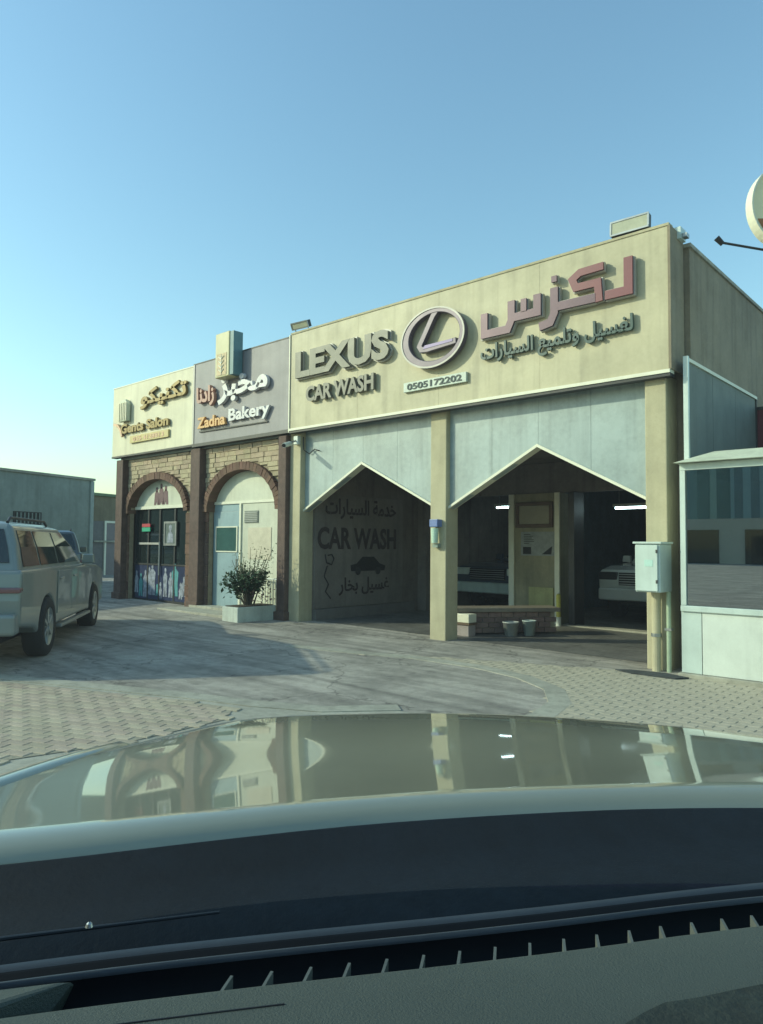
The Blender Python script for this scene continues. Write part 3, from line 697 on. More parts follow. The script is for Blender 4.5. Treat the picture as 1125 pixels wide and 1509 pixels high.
# ------------------------------------------------------------ fittings on the front
def floodlight(label, x, z, w_, h_, group, rot):
    t = thing('floodlight', label, 'floodlight', (x, -.08, z), 0, group)
    mt = Matrix.Translation((x, -.14, z + .13)) @ Matrix.Rotation(R(rot[0]), 4, 'Z') @ Matrix.Rotation(R(rot[1]), 4, 'X')
    MB().box(-w_ / 2, w_ / 2, -.02, .07, -h_ / 2, h_ / 2, mt).build('housing', darktrim, t, bevel=.008)
    for a in ((-w_ / 2, w_ / 2, h_ / 2 - .018, h_ / 2 + .004), (-w_ / 2, w_ / 2, -h_ / 2 - .004, -h_ / 2 + .018), (-w_ / 2 - .004, -w_ / 2 + .018, -h_ / 2 + .019, h_ / 2 - .019), (w_ / 2 - .018, w_ / 2 + .004, -h_ / 2 + .019, h_ / 2 - .019)):
        MB().box(a[0], a[1], -.034, -.021, a[2], a[3], mt).build('bezel', steel, t)
    MB().box(-w_ / 2 + .02, w_ / 2 - .02, -.026, -.0205, -h_ / 2 + .02, h_ / 2 - .02, mt).build('lens', mat('flood lens', (.42, .42, .30), .35, var=.1), t)
    for sx in (-1, 1): MB().tube([(x + sx * w_ * .4, -.06, z - .06), (x + sx * w_ * .42, -.10, z + .06), tuple(mt @ Vector((sx * w_ * .45, .03, 0)))], .010, 6).build('bracket', steel, t)
floodlight('large square floodlight on top of the cream sign at the right corner', -3.68, 5.52, .50, .19, 'floodlights on the sign top', (2, -4))
floodlight('small floodlight on the sign top above the junction with the grey sign', -10.06, 5.52, .42, .13, 'floodlights on the sign top', (6, 24))
t = thing('security_camera', 'small white security camera under the sign at the left pillar', 'camera', (-10.2, -.05, 3.4))
MB().box(-10.26, -10.14, -.10, -.022, 3.40, 3.56).build('mount', whitep, t, bevel=.01)
MB().tube([(-10.2, -.10, 3.47), (-10.17, -.22, 3.42), (-10.15, -.30, 3.40)], .018, 8).build('arm', steel, t)
MB().tube([(-10.19, -.24, 3.40), (-10.08, -.48, 3.33)], .045, 14).build('housing', whitep, t); MB().tube([(-10.079, -.482, 3.3295), (-10.07, -.50, 3.324)], .034, 14).build('lens', black, t)
t = thing('cable_clip', 'thin cable looping under the sign beside the left pillar', 'cable', (-10.1, 0, 3.2))
MB().tube([(-10.12, .03, 3.55), (-10.10, .02, 3.30), (-9.98, .06, 3.22), (-9.85, .07, 3.30), (-9.72, .07, 3.26)], .010, 6).build('cable', black, t)
t = thing('pillar_lamp', 'pale green plastic lamp with a blue top on the middle pillar', 'lamp', (-6.87, -.02, 1.7))
MB().tube([(-6.87, -.09, 1.55), (-6.87, -.09, 1.78)], [.05, .062], 16).build('shade', mat('pale green plastic', (.50, .66, .52), .4), t)
MB().box(-6.95, -6.79, -.13, -.003, 1.80, 1.92).build('cap', mat('blue plastic', (.14, .20, .42), .4), t, bevel=.01)
MB().box(-6.92, -6.82, -.08, -.003, 1.48, 1.545).build('base', mat('grey green plastic', (.25, .30, .25), .5), t)
# meter box and pipes
t = thing('meter_box', 'pale grey electric meter box on the right pillar', 'electric box', (-3.3, -.35, 1.0))
MB().box(-3.52, -3.22, -.44, -.07, .97, 1.55).build('case', boxgrey, t, bevel=.01)
MB().box(-3.515, -3.245, -.462, -.442, .985, 1.535).build('door', boxgrey, t, bevel=.006)
MB().box(-3.54, -3.20, -.47, -.068, 1.552, 1.575).build('hood', boxgrey, t)
for z_ in (1.08, 1.44): MB().box(-3.262, -3.242, -.475, -.463, z_, z_ + .04).build('hinge', darktrim, t)
MB().box(-3.40, -3.30, -.4655, -.4625, 1.28, 1.36).build('sticker', mat('pale sticker', (.45, .65, .58), .5), t)
t = thing('conduit_pipe', 'cream pipe running down from the meter box to the ground', 'pipe', (-3.36, -.16, 0), 0, 'pipes under the meter box')
MB().tube([(-3.38, -.16, -.05), (-3.38, -.16, .97)], .055, 16).build('pipe', cream, t); MB().tube([(-3.38, -.16, .42), (-3.38, -.16, .46)], .062, 16).build('collar', steel, t)
t = thing('conduit_pipe', 'thin pale green pipe beside the cream pipe at the pillar foot', 'pipe', (-3.24, -.12, 0), 0, 'pipes under the meter box')
MB().tube([(-3.24, -.13, -.05), (-3.24, -.13, .97)], .028, 12).build('pipe', mat('pale green paint', (.34, .42, .30), .5), t)
for z_ in (.5,): MB().box(-3.28, -3.20, -.165, -.09, z_, z_ + .03).build('clip', steel, t)
t = thing('drain_cover', 'dark rubble patch at the foot of the right pillar', 'drain', (-3.4, -.45, 0))
MB().prism([(-3.75, -.52), (-3.5, -.62), (-3.0, -.60), (-2.9, -.45), (-3.2, -.34), (-3.6, -.40)], -.02, .022, 'xy').build('cover', mat('dark rubble', (.05, .055, .055), .95, var=.4, scale=14, bump=1), t)
t = thing('dish_bracket', 'small white satellite bracket behind the sign at the right corner', 'bracket', (-3.2, .2, 5.4))
MB().box(-3.22, -3.12, .08, .26, 5.40, 5.55).build('plate', boxgrey, t); MB().box(-3.115, -3.06, .12, .22, 5.42, 5.47).build('foot', steel, t)

# ------------------------------------------------------------ planter and shrub
t = thing('planter', 'white concrete planter box in front of the bakery', 'planter', (-10.95, -.55, gz(-11)))
pz = gz(-11)
MB().box(-11.2, -10.72, -.98, -.08, pz - .02, pz + .27).build('box', mat('white concrete', (.48, .52, .46), .8, var=.1, bump=.3, stain=.2), t, bevel=.012)
MB().box(-11.16, -10.76, -.94, -.12, pz + .271, pz + .285).build('soil', mat('soil', (.06, .045, .03), .95, bump=.8), t)
t = thing('shrub', 'sparse dark green shrub with twiggy pale top in the white planter', 'shrub', (-10.95, -.55, pz + .28))
random.seed(21)
st, lf, lp = MB(), MB(), MB()
def leaf(b, p, s_, ):
    d = Vector((random.gauss(0, 1), random.gauss(0, 1), random.gauss(0, .6))).normalized(); u = d.cross(Vector((0, 0, 1))).normalized() * s_ * .32; k = d * s_
    n_ = d.cross(u).normalized() * s_ * .12
    b.add([p, p + k * .5 + u + n_, p + k, p + k * .5 - u + n_], [(0, 1, 2, 3)])
for i in range(36):
    a = random.uniform(0, 6.28); r0 = random.uniform(0, .12); h = random.uniform(.45, 1.15)
    p0 = Vector((-10.95 + r0 * math.cos(a), -.55 + r0 * math.sin(a), pz + .27)); sp_ = random.uniform(.12, .42)
    p2 = p0 + Vector((math.cos(a) * sp_, math.sin(a) * sp_ * 1.1, h)); p1 = (p0 + p2) / 2 + Vector((0, 0, .08))
    st.tube([p0, p1, p2], [.010, .007, .003], 5, caps=False)
    for k in range(46):
        q = random.uniform(.35, 1) if h < .8 else random.uniform(.3, 1.0)
        p = (p0 * (1 - q) ** 2 + p1 * 2 * q * (1 - q) + p2 * q * q) + Vector((random.gauss(0, .05), random.gauss(0, .06), random.gauss(0, .05)))
        if p.z < pz + .9: leaf(lf, p, random.uniform(.07, .12))
        elif random.random() < .5: leaf(lp, p, random.uniform(.04, .075))
st.build('stem', bark, t, recalc=False); lf.build('foliage', leafm, t, recalc=False); lp.build('foliage', leafl, t, recalc=False, label='sparse paler leaves at the top')
fl = MB()
for i in range(26):
    p = Vector((-10.72 + random.gauss(0, .06), -.35 + random.gauss(0, .12), pz + .45 + random.gauss(0, .07)))
    for k in range(4): leaf(fl, p, .05)
fl.build('blossom', mat('dusty pink blossom', (.26, .10, .11), .7), t, recalc=False)

# ------------------------------------------------------------ kiosk at the right
t = thing('glass_kiosk', 'white panelled glass kiosk with a pale roof at the right of the car wash', 'kiosk', (-1.5, 0, 0))
ky = -.30; kx0, kx1 = -3.03, .6
MB().box(kx0 - .03, kx1, ky - .06, 2.6, -.12, .045).build('footing', concrete, t, bevel=.01)
for a, b_ in ((kx0, -2.80), (-2.795, -1.4), (-1.395, 0), (.005, kx1)):
    MB().box(a, b_ - .004, ky, ky + .06, .05, .76).build('lower_panel', whitep if a > -3 else boxgrey, t)
MB().box(kx0, kx1, ky - .03, ky + .08, .762, .83).build('sill', boxgrey, t, bevel=.006)
pane = mat('kiosk glass', (.03, .05, .05), .02, 0, var=0, spec=1.0)
for a, b_ in ((kx0 + .07, -1.42), (-1.36, 0.0), (.05, kx1 - .06)):
    MB().box(a, b_, ky + .02, ky + .03, .835, 2.42).build('pane', glassmat('kiosk pane', (.30, .42, .41), .42), t)
for a in (kx0, -1.42, -.005, kx1 - .06): MB().box(a, a + .06, ky - .01, ky + .07, .835, 2.42).build('frame_post', boxgrey, t)
MB().box(kx0, kx1, ky - .012, ky + .072, 2.422, 2.50).build('head_rail', boxgrey, t)
MB().box(kx0 + .0, kx0 + .03, ky + .08, 2.5, .05, 2.42).build('side_panel', boxgrey, t)
MB().box(kx0 + .1, kx1 - .1, 2.45, 2.5, .05, 2.42).build('rear_panel', shopdark, t)
rf = MB(); rf.hexa([(kx0 - .04, ky - .12, 2.505), (kx1 + .1, ky - .12, 2.505), (kx1 + .1, 2.6, 2.505), (kx0 - .04, 2.6, 2.505)], [(kx0 + .30, ky + .30, 2.66), (kx1 - .3, ky + .30, 2.66), (kx1 - .3, 2.2, 2.66), (kx0 + .30, 2.2, 2.66)])
rf.build('roof', mat('pale roof sheet', (.55, .58, .44), .5, stain=.1), t)
MB().box(kx0 + .2, kx1 - .2, .8, 1.4, .05, .95).build('counter', mat('grey counter', (.16, .18, .18), .5), t)
# tall cladding on the side wall above the kiosk
t = thing('wall_cladding', 'tall grey green metal cladding sheets against the tan side wall', 'cladding', (-3.0, 1.5, 0))
clad = mat('grey green sheet', (.14, .165, .15), .7, 0, var=.05, scale=1.5, stain=.12)
for a, b_ in ((.02, .98), (.985, 1.98), (1.985, 3.0)):
    MB().box(-3.072, -3.04, a + .002, b_ - .002, .05, 3.80).build('sheet', clad, t)
MB().box(-3.072, -3.015, -.03, .018, .05, 3.86).build('corner_trim', boxgrey, t); MB().box(-3.072, -3.02, .02, 3.04, 3.803, 3.845).build('top_trim', trimwhite, t)
MB().box(-3.072, -3.02, 3.002, 3.03, .05, 3.80).build('corner_trim', darktrim, t)
t = thing('maroon_panel', 'dark maroon panel behind the kiosk roof at the right edge', 'panel', (-2.2, 3.1, 0))
MB().box(-3.03, -.5, 3.06, 3.14, -.05, 3.64).build('panel', maroonwall, t); MB().box(-3.03, -.5, 3.05, 3.15, 3.642, 3.69).build('cap', darktrim, t)

# ------------------------------------------------------------ round sign on its pole
def along(px, py, dist):      # place by bearing and height as surveyed from the driver's seat
    d = -az + ax * ((px - 562.5) / 1049.437) - ay * ((py - 754.5) / 1049.437); return Vector((0, CY, EYE)) + d * dist
c0 = along(1157, 304, 8.0); pole = along(1215, 304, 8.2)
t = thing('round_sign', 'round cream sign with a brown foot on a post at the right edge', 'sign', (pole.x, pole.y, 0))
fd = Vector((.671, -.7415, 0)); sd = Vector((.7415, .671, 0))
def disc(r0, r1, ya, yb, n=48, c=c0):
    b = MB()
    for r, q in ((r0, ya), (r1, ya), (r1, yb), (r0, yb)):
        for j in range(n):
            a = 2 * math.pi * j / n; b.v.append(tuple(c + sd * (r * math.cos(a)) + Vector((0, 0, r * 1.16 * math.sin(a))) + fd * q))
    for k in range(4):
        for j in range(n):
            a, e = k * n + j, k * n + (j + 1) % n; f_ = ((k + 1) % 4) * n; b.f.append((a, e, f_ + (j + 1) % n, f_ + j))
    return b
disc(.001, .385, -.06, .06).build('sign_disc', mat('cream plastic face', (.80, .72, .46), .45, var=.03), t)
disc(.386, .405, -.07, .075).build('rim', trimwhite, t)
b = MB(); n = 20
arc = [(math.cos(a) * .372, math.sin(a) * .372 * 1.16) for a in [math.pi * (1.13 + .74 * i / n) for i in range(n + 1)]]
vs = [c0 + sd * x + Vector((0, 0, z)) + fd * .066 for x, z in arc]; b.add(vs, [tuple(range(len(vs)))]); b.build('brown_print', mat('brown print', (.33, .13, .04), .5), t)
MB().tube([(pole.x, pole.y, -.1), (pole.x, pole.y, c0.z + .5)], .06, 14).build('post', steel, t)
MB().tube([tuple(c0 + sd * .40), (pole.x, pole.y, c0.z)], .03, 8).build('bracket', steel, t)
e0 = along(1062, 357, 7.9); e1 = Vector((pole.x, pole.y, e0.z - .08))
t2 = thing('arm_light', 'thin dark rod with a small spotlight at its tip, below the round sign', 'spotlight', tuple(e0))
MB().tube([tuple(e0), tuple(e1)], .014, 8).build('arm', black, t2)
MB().tube([tuple(e0 + Vector((-.03, -.03, .05))), tuple(e0 + Vector((.02, .02, -.02)))], [.035, .028], 10).build('lamp_head', black, t2)

# ------------------------------------------------------------ buildings far left
t = thing('grey_building', 'plain grey flat roofed building with a barred vent at the far left', 'building', (-23.3, 2.3, 0))
dr = Vector((-.334, .943, 0)); nr = Vector((.943, .334, 0)); Bp = Vector((-23.33, 2.32, 0))
def wallbox(u0, u1, n0, n1, z0, z1, o=Bp):
    q = [o + dr * u + nr * n_ for u, n_ in ((u0, n0), (u1, n0), (u1, n1), (u0, n1))]
    return MB().hexa([v + Vector((0, 0, z0)) for v in q], [v + Vector((0, 0, z1)) for v in q])
wallbox(-12, 0, -5, 0, -.2, 3.60).build('wall', greywall, t); wallbox(-12.05, .05, -5.05, .05, 3.602, 3.68).build('coping', concrete, t)
v_ = wallbox(-3.1, -2.1, .001, .03, 2.05, 2.44).build('vent', darktrim, t)
for i in range(7): wallbox(-3.02 + i * .135, -2.99 + i * .135, .032, .06, 2.08, 2.41).build('slat', greywall, v_)
wallbox(-.14, 0, .001, .05, -.2, 3.58).build('corner_strip', mat('pale strip', (.36, .40, .37), .8), t)
t = thing('brown_building', 'low brown walled building with a pale door frame beside the grey one', 'building', (-29.2, 5.1, 0))
B2 = Vector((-29.17, 5.14, 0))
wallbox(-2, 6, -5, 0, 2.45, 3.52, B2).build('upper_wall', brownwall, t); wallbox(-2, 6, -5, 0, -.2, 2.448, B2).build('lower_wall', mat('grey brown wall', (.17, .16, .155), .9, var=.1), t)
wallbox(-2.05, 6, -5, .08, 3.522, 3.64, B2).build('coping', mat('green coping', (.16, .21, .12), .8), t)
wallbox(.66, .76, .001, .06, -.2, 2.47, B2).build('door_frame', trimwhite, t); wallbox(.762, 1.4, .001, .06, 2.38, 2.47, B2).build('door_frame', trimwhite, t)
wallbox(.762, 1.4, .001, .03, -.2, 2.378, B2).build('door', mat('mauve door', (.20, .17, .175), .6, var=.06), t); wallbox(.0, 3, .07, .12, 1.55, 1.62, B2).build('rail', concrete, t)

# ------------------------------------------------------------ vehicles
def four_by_four(label, loc, rotz, paint, group='four wheel drives', glass=None, WB=3.3, bump=None, lamp=None):
    t = thing('parked_car', label, 'car', loc, rotz, group)
    HW = .90; A0, A1 = 0.0, WB; r = .44; g = glass or glassdark
    def arc(c): return [(c - r * math.cos(a), .34 + r * math.sin(a)) for a in [math.pi * i / 12 for i in range(13)]]
    side = [(-1.28, .50), (-.62, .42)] + arc(A0) + [(.6, .36), (WB - .6, .36)] + arc(A1) + [(WB + .62, .42), (WB + .86, .52), (WB + .90, .80), (WB + .80, 1.0), (WB + .3, 1.075), (WB - .82, 1.12), (-1.26, 1.14), (-1.30, .80)]
    body = MB().prism(side, -HW, HW).build('body', paint, t, bevel=.045, seg=3)
    # cabin in three sections
    ring_ = [(-1.24, -1.02, 1.10, .86), (-1.10, 0, 1.40, .80), (-1.0, 0, 1.70, .70)]
    xb = (-1.22, -1.10, -.98); xf = (WB - .80, WB - 1.35, WB - 1.92); zz = (1.10, 1.40, 1.655); hw = (.86, .79, .70)
    b = MB()
    for i in range(3): b.v += [(xb[i], -hw[i], zz[i]), (xf[i], -hw[i], zz[i]), (xf[i], hw[i], zz[i]), (xb[i], hw[i], zz[i])]
    for i in range(2):
        for j in range(4): a = i * 4 + j; e = i * 4 + (j + 1) % 4; b.f.append((a, e, e + 4, a + 4))
    b.f += [(8, 9, 10, 11)]
    b.v += [(xb[2] + .15, -.55, 1.70), (xf[2] - .25, -.55, 1.70), (xf[2] - .25, .55, 1.70), (xb[2] + .15, .55, 1.70)]
    b.f.pop(); b.f += [(8, 9, 13, 12), (9, 10, 14, 13), (10, 11, 15, 14), (11, 8, 12, 15), (12, 13, 14, 15)]
    cab = b.build('cabin', paint, t, bevel=.06, seg=4)
    def sp(x, k, s_):      # point on the cabin side at height fraction k (0..1), offset outwards
        if k < .5: q = k * 2; z = zz[0] + (zz[1] - zz[0]) * q; h = hw[0] + (hw[1] - hw[0]) * q
        else: q = k * 2 - 1; z = zz[1] + (zz[2] - zz[1]) * q; h = hw[1] + (hw[2] - hw[1]) * q
        return (x, s_ * (h + .008), z)
    for s_ in (-1, 1):
        for (a0, a1, c0_, c1_) in ((-1.02, -.28, -.88, -.28), (-.20, .72, -.20, .66), (.80, WB - 1.12, .76, WB - 1.98)):
            lo, mid, hi = .12, .5, .88
            m0 = a0 + (c0_ - a0) * .5; m1 = a1 + (c1_ - a1) * .5
            P = [sp(a0, lo, s_), sp(a1, lo, s_), sp(m1, mid, s_), sp(m0, mid, s_), sp(c1_, hi, s_), sp(c0_, hi, s_)]
            MB().add(P, [(0, 1, 2, 3), (3, 2, 4, 5)]).build('side_window', g, t, label=None)
    fx_ = lambda k: xf[0] + (xf[1] - xf[0]) * k * 2 if k < .5 else xf[1] + (xf[2] - xf[1]) * (k * 2 - 1)
    fh = lambda k: hw[0] + (hw[1] - hw[0]) * k * 2 if k < .5 else hw[1] + (hw[2] - hw[1]) * (k * 2 - 1)
    fzz = lambda k: zz[0] + (zz[1] - zz[0]) * k * 2 if k < .5 else zz[1] + (zz[2] - zz[1]) * (k * 2 - 1)
    bx_ = lambda k: xb[0] + (xb[1] - xb[0]) * k * 2 if k < .5 else xb[1] + (xb[2] - xb[1]) * (k * 2 - 1)
    for nm, fx2, o_ in (('windscreen', fx_, .012), ('rear_window', bx_, -.012)):
        P = []
        for k in ((.08, .5, .92) if o_ > 0 else (.2, .5, .9)):
            P += [(fx2(k) + o_, -fh(k) + .09, fzz(k) + .004), (fx2(k) + o_, fh(k) - .09, fzz(k) + .004)]
        MB().add(P, [(0, 1, 3, 2), (2, 3, 5, 4)]).build(nm, g, t)
    for s_ in (-1, 1):
        y0, y1 = sorted((s_ * (HW + .001), s_ * (HW + .012)))
        for x0, x1 in ((.50, 1.36), (1.375, WB - .52)):
            d = MB().box(x0, x1, y0, y1, .50, 1.07).build('door', paint, t, bevel=.006)
            ya, yb = sorted((s_ * (HW + .013), s_ * (HW + .04))); MB().box(x0 + .08, x0 + .26, ya, yb, .955, .985).build('handle', rimm, d, bevel=.008)
        ya, yb = sorted((s_ * (HW - .04), s_ * (HW + .05))); MB().box(.58, WB - .58, ya, yb, .30, .345).build('side_step', steel, t, bevel=.01)
        m0 = (WB - 1.02, s_ * .95, 1.20); MB().hexa([(m0[0] - .05, s_ * .88, 1.12), (m0[0] + .08, s_ * .88, 1.12), (m0[0] + .06, s_ * 1.07, 1.13), (m0[0] - .05, s_ * 1.07, 1.13)], [(m0[0] - .05, s_ * .89, 1.28), (m0[0] + .06, s_ * .89, 1.27), (m0[0] + .04, s_ * 1.06, 1.27), (m0[0] - .05, s_ * 1.06, 1.28)]).build('mirror', paint, t, bevel=.02)
        MB().tube([(-.85, s_ * .62, 1.69), (-.75, s_ * .62, 1.745), (WB - 2.45, s_ * .62, 1.745), (WB - 2.3, s_ * .62, 1.69)], .018, 8).build('roof_rail', darktrim, t)
        MB().box(-1.325, -1.20, min(s_ * .66, s_ * .905), max(s_ * .66, s_ * .905), .885, .95).build('tail_light', mat('tail light red', (.17, .07, .075), .15, coat=1), t, bevel=.02)
        MB().box(WB + .70, WB + .905, min(s_ * .52, s_ * .895), max(s_ * .52, s_ * .895), .80, .96).build('headlight', lamp or mat('headlight glass', (.55, .58, .60), .08, .3, coat=1), t, bevel=.02)
    MB().box(-1.42, -1.20, -.88, .88, .42, .66).build('bumper', bump or paint, t, bevel=.04, seg=3)
    MB().box(WB + .78, WB + .99, -.88, .88, .40, .64).build('bumper', bump or paint, t, bevel=.04, seg=3)
    MB().box(-1.315, -1.29, -.28, .28, .80, .94).build('licence_plate', whitep, t)
    MB().box(-1.318, -1.24, -.60, .60, 1.0, 1.04).build('tailgate_trim', rimm, t, bevel=.006)
    gr = MB().box(WB + .84, WB + .915, -.48, .48, .70, .95).build('grille', black, t)
    for i in range(5): MB().box(WB + .916, WB + .93, -.47, .47, .715 + i * .048, .735 + i * .048).build('slat', rimm, gr)
    MB().box(-.9, WB + .5, -.6, .6, .28, .52).build('underbody', black, t)
    for xw in (A0, A1):
        for s_ in (-1, 1):
            w = MB().lathe([(.24, -.12), (.345, -.125), (.372, -.10), (.378, 0), (.372, .10), (.345, .125), (.24, .12)], (xw, s_ * .80, .378), 'y', 36).build('wheel', rubber, t, smooth=True)
            ri = MB().lathe([(.001, s_ * .095), (.05, s_ * .10), (.06, s_ * .07), (.205, s_ * .055), (.225, s_ * .115), (.245, s_ * .12)], (xw, s_ * .80, .378), 'y', 36).build('rim', rimm, w, smooth=True)
            sb = MB()
            for k in range(6):
                mt = Matrix.Translation((xw, s_ * .80, .378)) @ Matrix.Rotation(2 * math.pi * k / 6, 4, 'Y')
                sb.box(-.022, .022, min(s_ * .07, s_ * .112), max(s_ * .07, s_ * .112), .04, .225, mt)
            sb.build('spokes', rimm, w, bevel=.004)
    return t
silverp = mat('silver grey car paint', (.20, .23, .22), .42, .3, var=.03, coat=.45)
darkp = mat('dark navy car paint', (.07, .10, .14), .3, .4, var=.03, coat=1.0)
whitecar = mat('white car paint', (.62, .66, .64), .35, 0, var=.03, coat=1.0)
H = math.atan2(.58, -.814)
rdir = Vector((.58, .814)).normalized()
p0 = Vector((-9.36, -4.95)) - rdir * .92
four_by_four('silver grey four wheel drive parked at the left edge, seen from behind', (p0.x, p0.y, .05), H, silverp)
q0 = Vector((-19.3, -.9)); four_by_four('dark car parked beyond the silver one, mostly hidden by it', (q0.x, q0.y, .12), H + .2, mat('dim grey car paint', (.09, .10, .10), .35, .4, coat=1), WB=2.9)
four_by_four('dark car standing in the shop behind the left bay, facing out', (-8.95, 8.5, .05), R(-92), darkp, WB=2.9, bump=boxgrey, lamp=whitep)  # white lamp paint stands in for a bright glint on the headlight
four_by_four('white car in the shop behind the right bay, half hidden by the meter box', (-5.85, 8.7, .05), R(-86), whitecar, WB=2.9, lamp=black)

# ------------------------------------------------------------ the far side of the road, behind our car (seen in the panes)
t = thing('row_of_shops', 'long pale low building across the road behind the camera', 'building', (-10, -60, 0))
MB().box(-60, 30, -72, -60, -.1, 4.2).build('wall', mat('pale render', (.45, .43, .36), .85, var=.08, scale=.4), t)
random.seed(5)
for i in range(14):
    MB().box(-52 + i * 5.6, -48.6 + i * 5.6, -60.1, -59.9, 0, 3.2).build('shop_window', glassdark, t)
twm = mat('tower concrete', (.30, .42, .44), .8, var=.05, scale=.2); twg = mat('tower glass', (.12, .20, .23), .3, var=.1, scale=.3)
for i, (x, y, w_, h_, lab) in enumerate(((-50, -175, 18.5, 60, 'slim slab tower behind the camera, between the left and the tallest one'), (-62, -150, 16, 58, 'tall slab tower behind the camera, left one'), (-40, -160, 13, 78, 'tallest slab tower behind the camera, middle one'), (-18, -150, 15, 52, 'slab tower behind the camera, right one'))):
    t = thing('tower_block', lab, 'tower', (x, y, 0), 0, 'towers behind the camera')
    MB().box(x - w_ / 2, x + w_ / 2, y - 6, y + 6, 0, h_).build('wall', twm, t)
    for k in range(4): MB().box(x - w_ / 2 + .8 + k * (w_ / 4), x - w_ / 2 + .8 + k * (w_ / 4) + w_ / 4 - 1.6, y + 6.001, y + 6.1, 4, h_ - 2).build('window_strip', twg, t)


# ------------------------------------------------------------ our own car: bonnet, glass, dashboard
CR3 = Vector((cr.x, cr.y, 0)); CF3 = Vector((cf.x, cf.y, 0)); EY = Vector((0, CY, EYE))
own = bpy.data.objects.new('car', None); COL.objects.link(own)
own.location = (0, CY, 0); own.rotation_euler = (0, 0, math.atan2(cr.y, cr.x)); ORG[own.name] = Vector((0, 0, 0))
tag(own, 'champagne car we look out of, its glossy bonnet and grey dashboard in front', 'car')
carpaint = mat('champagne car paint', (.27, .27, .19), .36, .3, var=.02, coat=1.0)
carpaint.node_tree.nodes['Principled BSDF'].inputs['Coat IOR'].default_value = 1.75
def lerp(tab, x):
    if x <= tab[0][0]: return tab[0][1]
    for (a, b), (c, d) in zip(tab, tab[1:]):
        if x <= c: return b + (d - b) * (x - a) / (c - a)
    return tab[-1][1]
def smw(tab, x): return sum(lerp(tab, x + k * .06) for k in range(-5, 6)) / 11
def sm(tab, x): return sum(lerp(tab, x + k * .07) for k in (-2, -1, 0, 1, 2)) / 5
REAR = [(-1.3, .76), (-.95, .86), (-.72, .975), (-.51, 1.12), (-.23, 1.26), (.04, 1.36), (.43, 1.485), (.8, 1.52), (1.2, 1.44), (1.7, 1.15)]
FRONT = [(x_, y_ * 1.055) for x_, y_ in [(-1.3, 1.15), (-1.15, 1.62), (-1.08, 1.95), (-.95, 2.10), (-.78, 2.19), (-.5, 2.28), (-.25, 2.35), (.07, 2.37), (.38, 2.35), (.7, 2.28), (1.2, 2.05), (1.7, 1.5)]]
def hood_z(X, v):
    # v 0 at the rear lip, 1 at the front crest; depth below the eye
    q_ = max(0, v - .035) / .965
    zc = -.455 - .122 * q_ - .0062 * math.sin(2 * math.pi * min(1, q_)) - 5.0 * min(0, v - .035) ** 2
    zc -= .05 * max(0, X - .9) ** 2
    return EYE + zc
HB = MB(); NX, NV = 60, 56
X0, X1 = -1.06, 1.72
for i in range(NX + 1):
    X = X0 + (X1 - X0) * i / NX; r_, f_ = smw(REAR, X), sm(FRONT, X)
    row = [(X, r_ - .012, hood_z(X, 0) - .026), (X, r_ - .004, hood_z(X, 0) - .009), (X, r_ + .012, hood_z(X, 0))]
    for j in range(1, NV + 1): v = j / NV; row.append((X, r_ + .012 + (f_ - r_) * v, hood_z(X, v)))
    for a, dz in ((.04, .006), (.09, .022), (.14, .055), (.17, .12)): row.append((X, r_ + .012 + (f_ - r_) + a, hood_z(X, 1) - dz))
    HB.v += row; nrow = len(row)
for i in range(NX):
    for j in range(nrow - 1): a = i * nrow + j; HB.f.append((a, a + nrow, a + nrow + 1, a + 1))
hood = HB.build('bonnet', carpaint, own, smooth=True, recalc=False)
# wing beyond the shut line on the left
FB = MB(); n_ = 24; k_ = 0
for j in range(n_ + 1):
    v = j / n_; X = X0; r_, f_ = smw(REAR, X), sm(FRONT, X); Y = r_ - .25 + (f_ - r_ + .40) * v; vv = max(0, min(1, (Y - r_) / (f_ - r_))); z = hood_z(X, vv)
    drop = .10 * max(0, v - .85) / .15
    FB.v += [(X - .008, Y, z - .02 - drop), (X - .010, Y, z - .002 - drop), (X - .05, Y, z + .004 - drop), (X - .11, Y, z - .012 - drop), (X - .16, Y - .02 * v, z - .06 - drop), (X - .19, Y - .03 * v, z - .16 - drop)]
for j in range(n_):
    for q in range(5): a = j * 6 + q; FB.f.append((a, a + 6, a + 7, a + 1))
FB.build('wing', carpaint, own, smooth=True, recalc=False)
navy = mat('navy black cowl plastic', (.005, .009, .014), .6, spec=.15, var=.25, scale=3, bump=.2)
CB = MB()
for i in range(41):
    X = -1.25 + 2.95 * i / 40; r_ = smw(REAR, X)
    CB.v += [(X, r_ - .0155, EYE - .479), (X, r_ - .021, EYE - .481), (X, r_ - .06, EYE - .515), (X, r_ - .16, EYE - .525), (X, r_ - .24, EYE - .545), (X, r_ - .36, EYE - .60)]
for i in range(40):
    for q in range(5): a = i * 6 + q; CB.f.append((a, a + 6, a + 7, a + 1))
CB.build('cowl', navy, own, smooth=True, recalc=False)
# wiper arm lying at the foot of the glass
wp = MB().tube([(-.80, .68, EYE - .480), (-.62, .80, EYE - .488), (-.40, .93, EYE - .498)], [.003, .003, .002], 8).build('wiper', mat('wiper black', (.03, .035, .04), .35), own)
MB().lathe([(.001, .006), (.0035, .004), (.005, 0)], (-.53, .83, EYE - .480), 'z', 12).build('washer_jet', rimm, own)
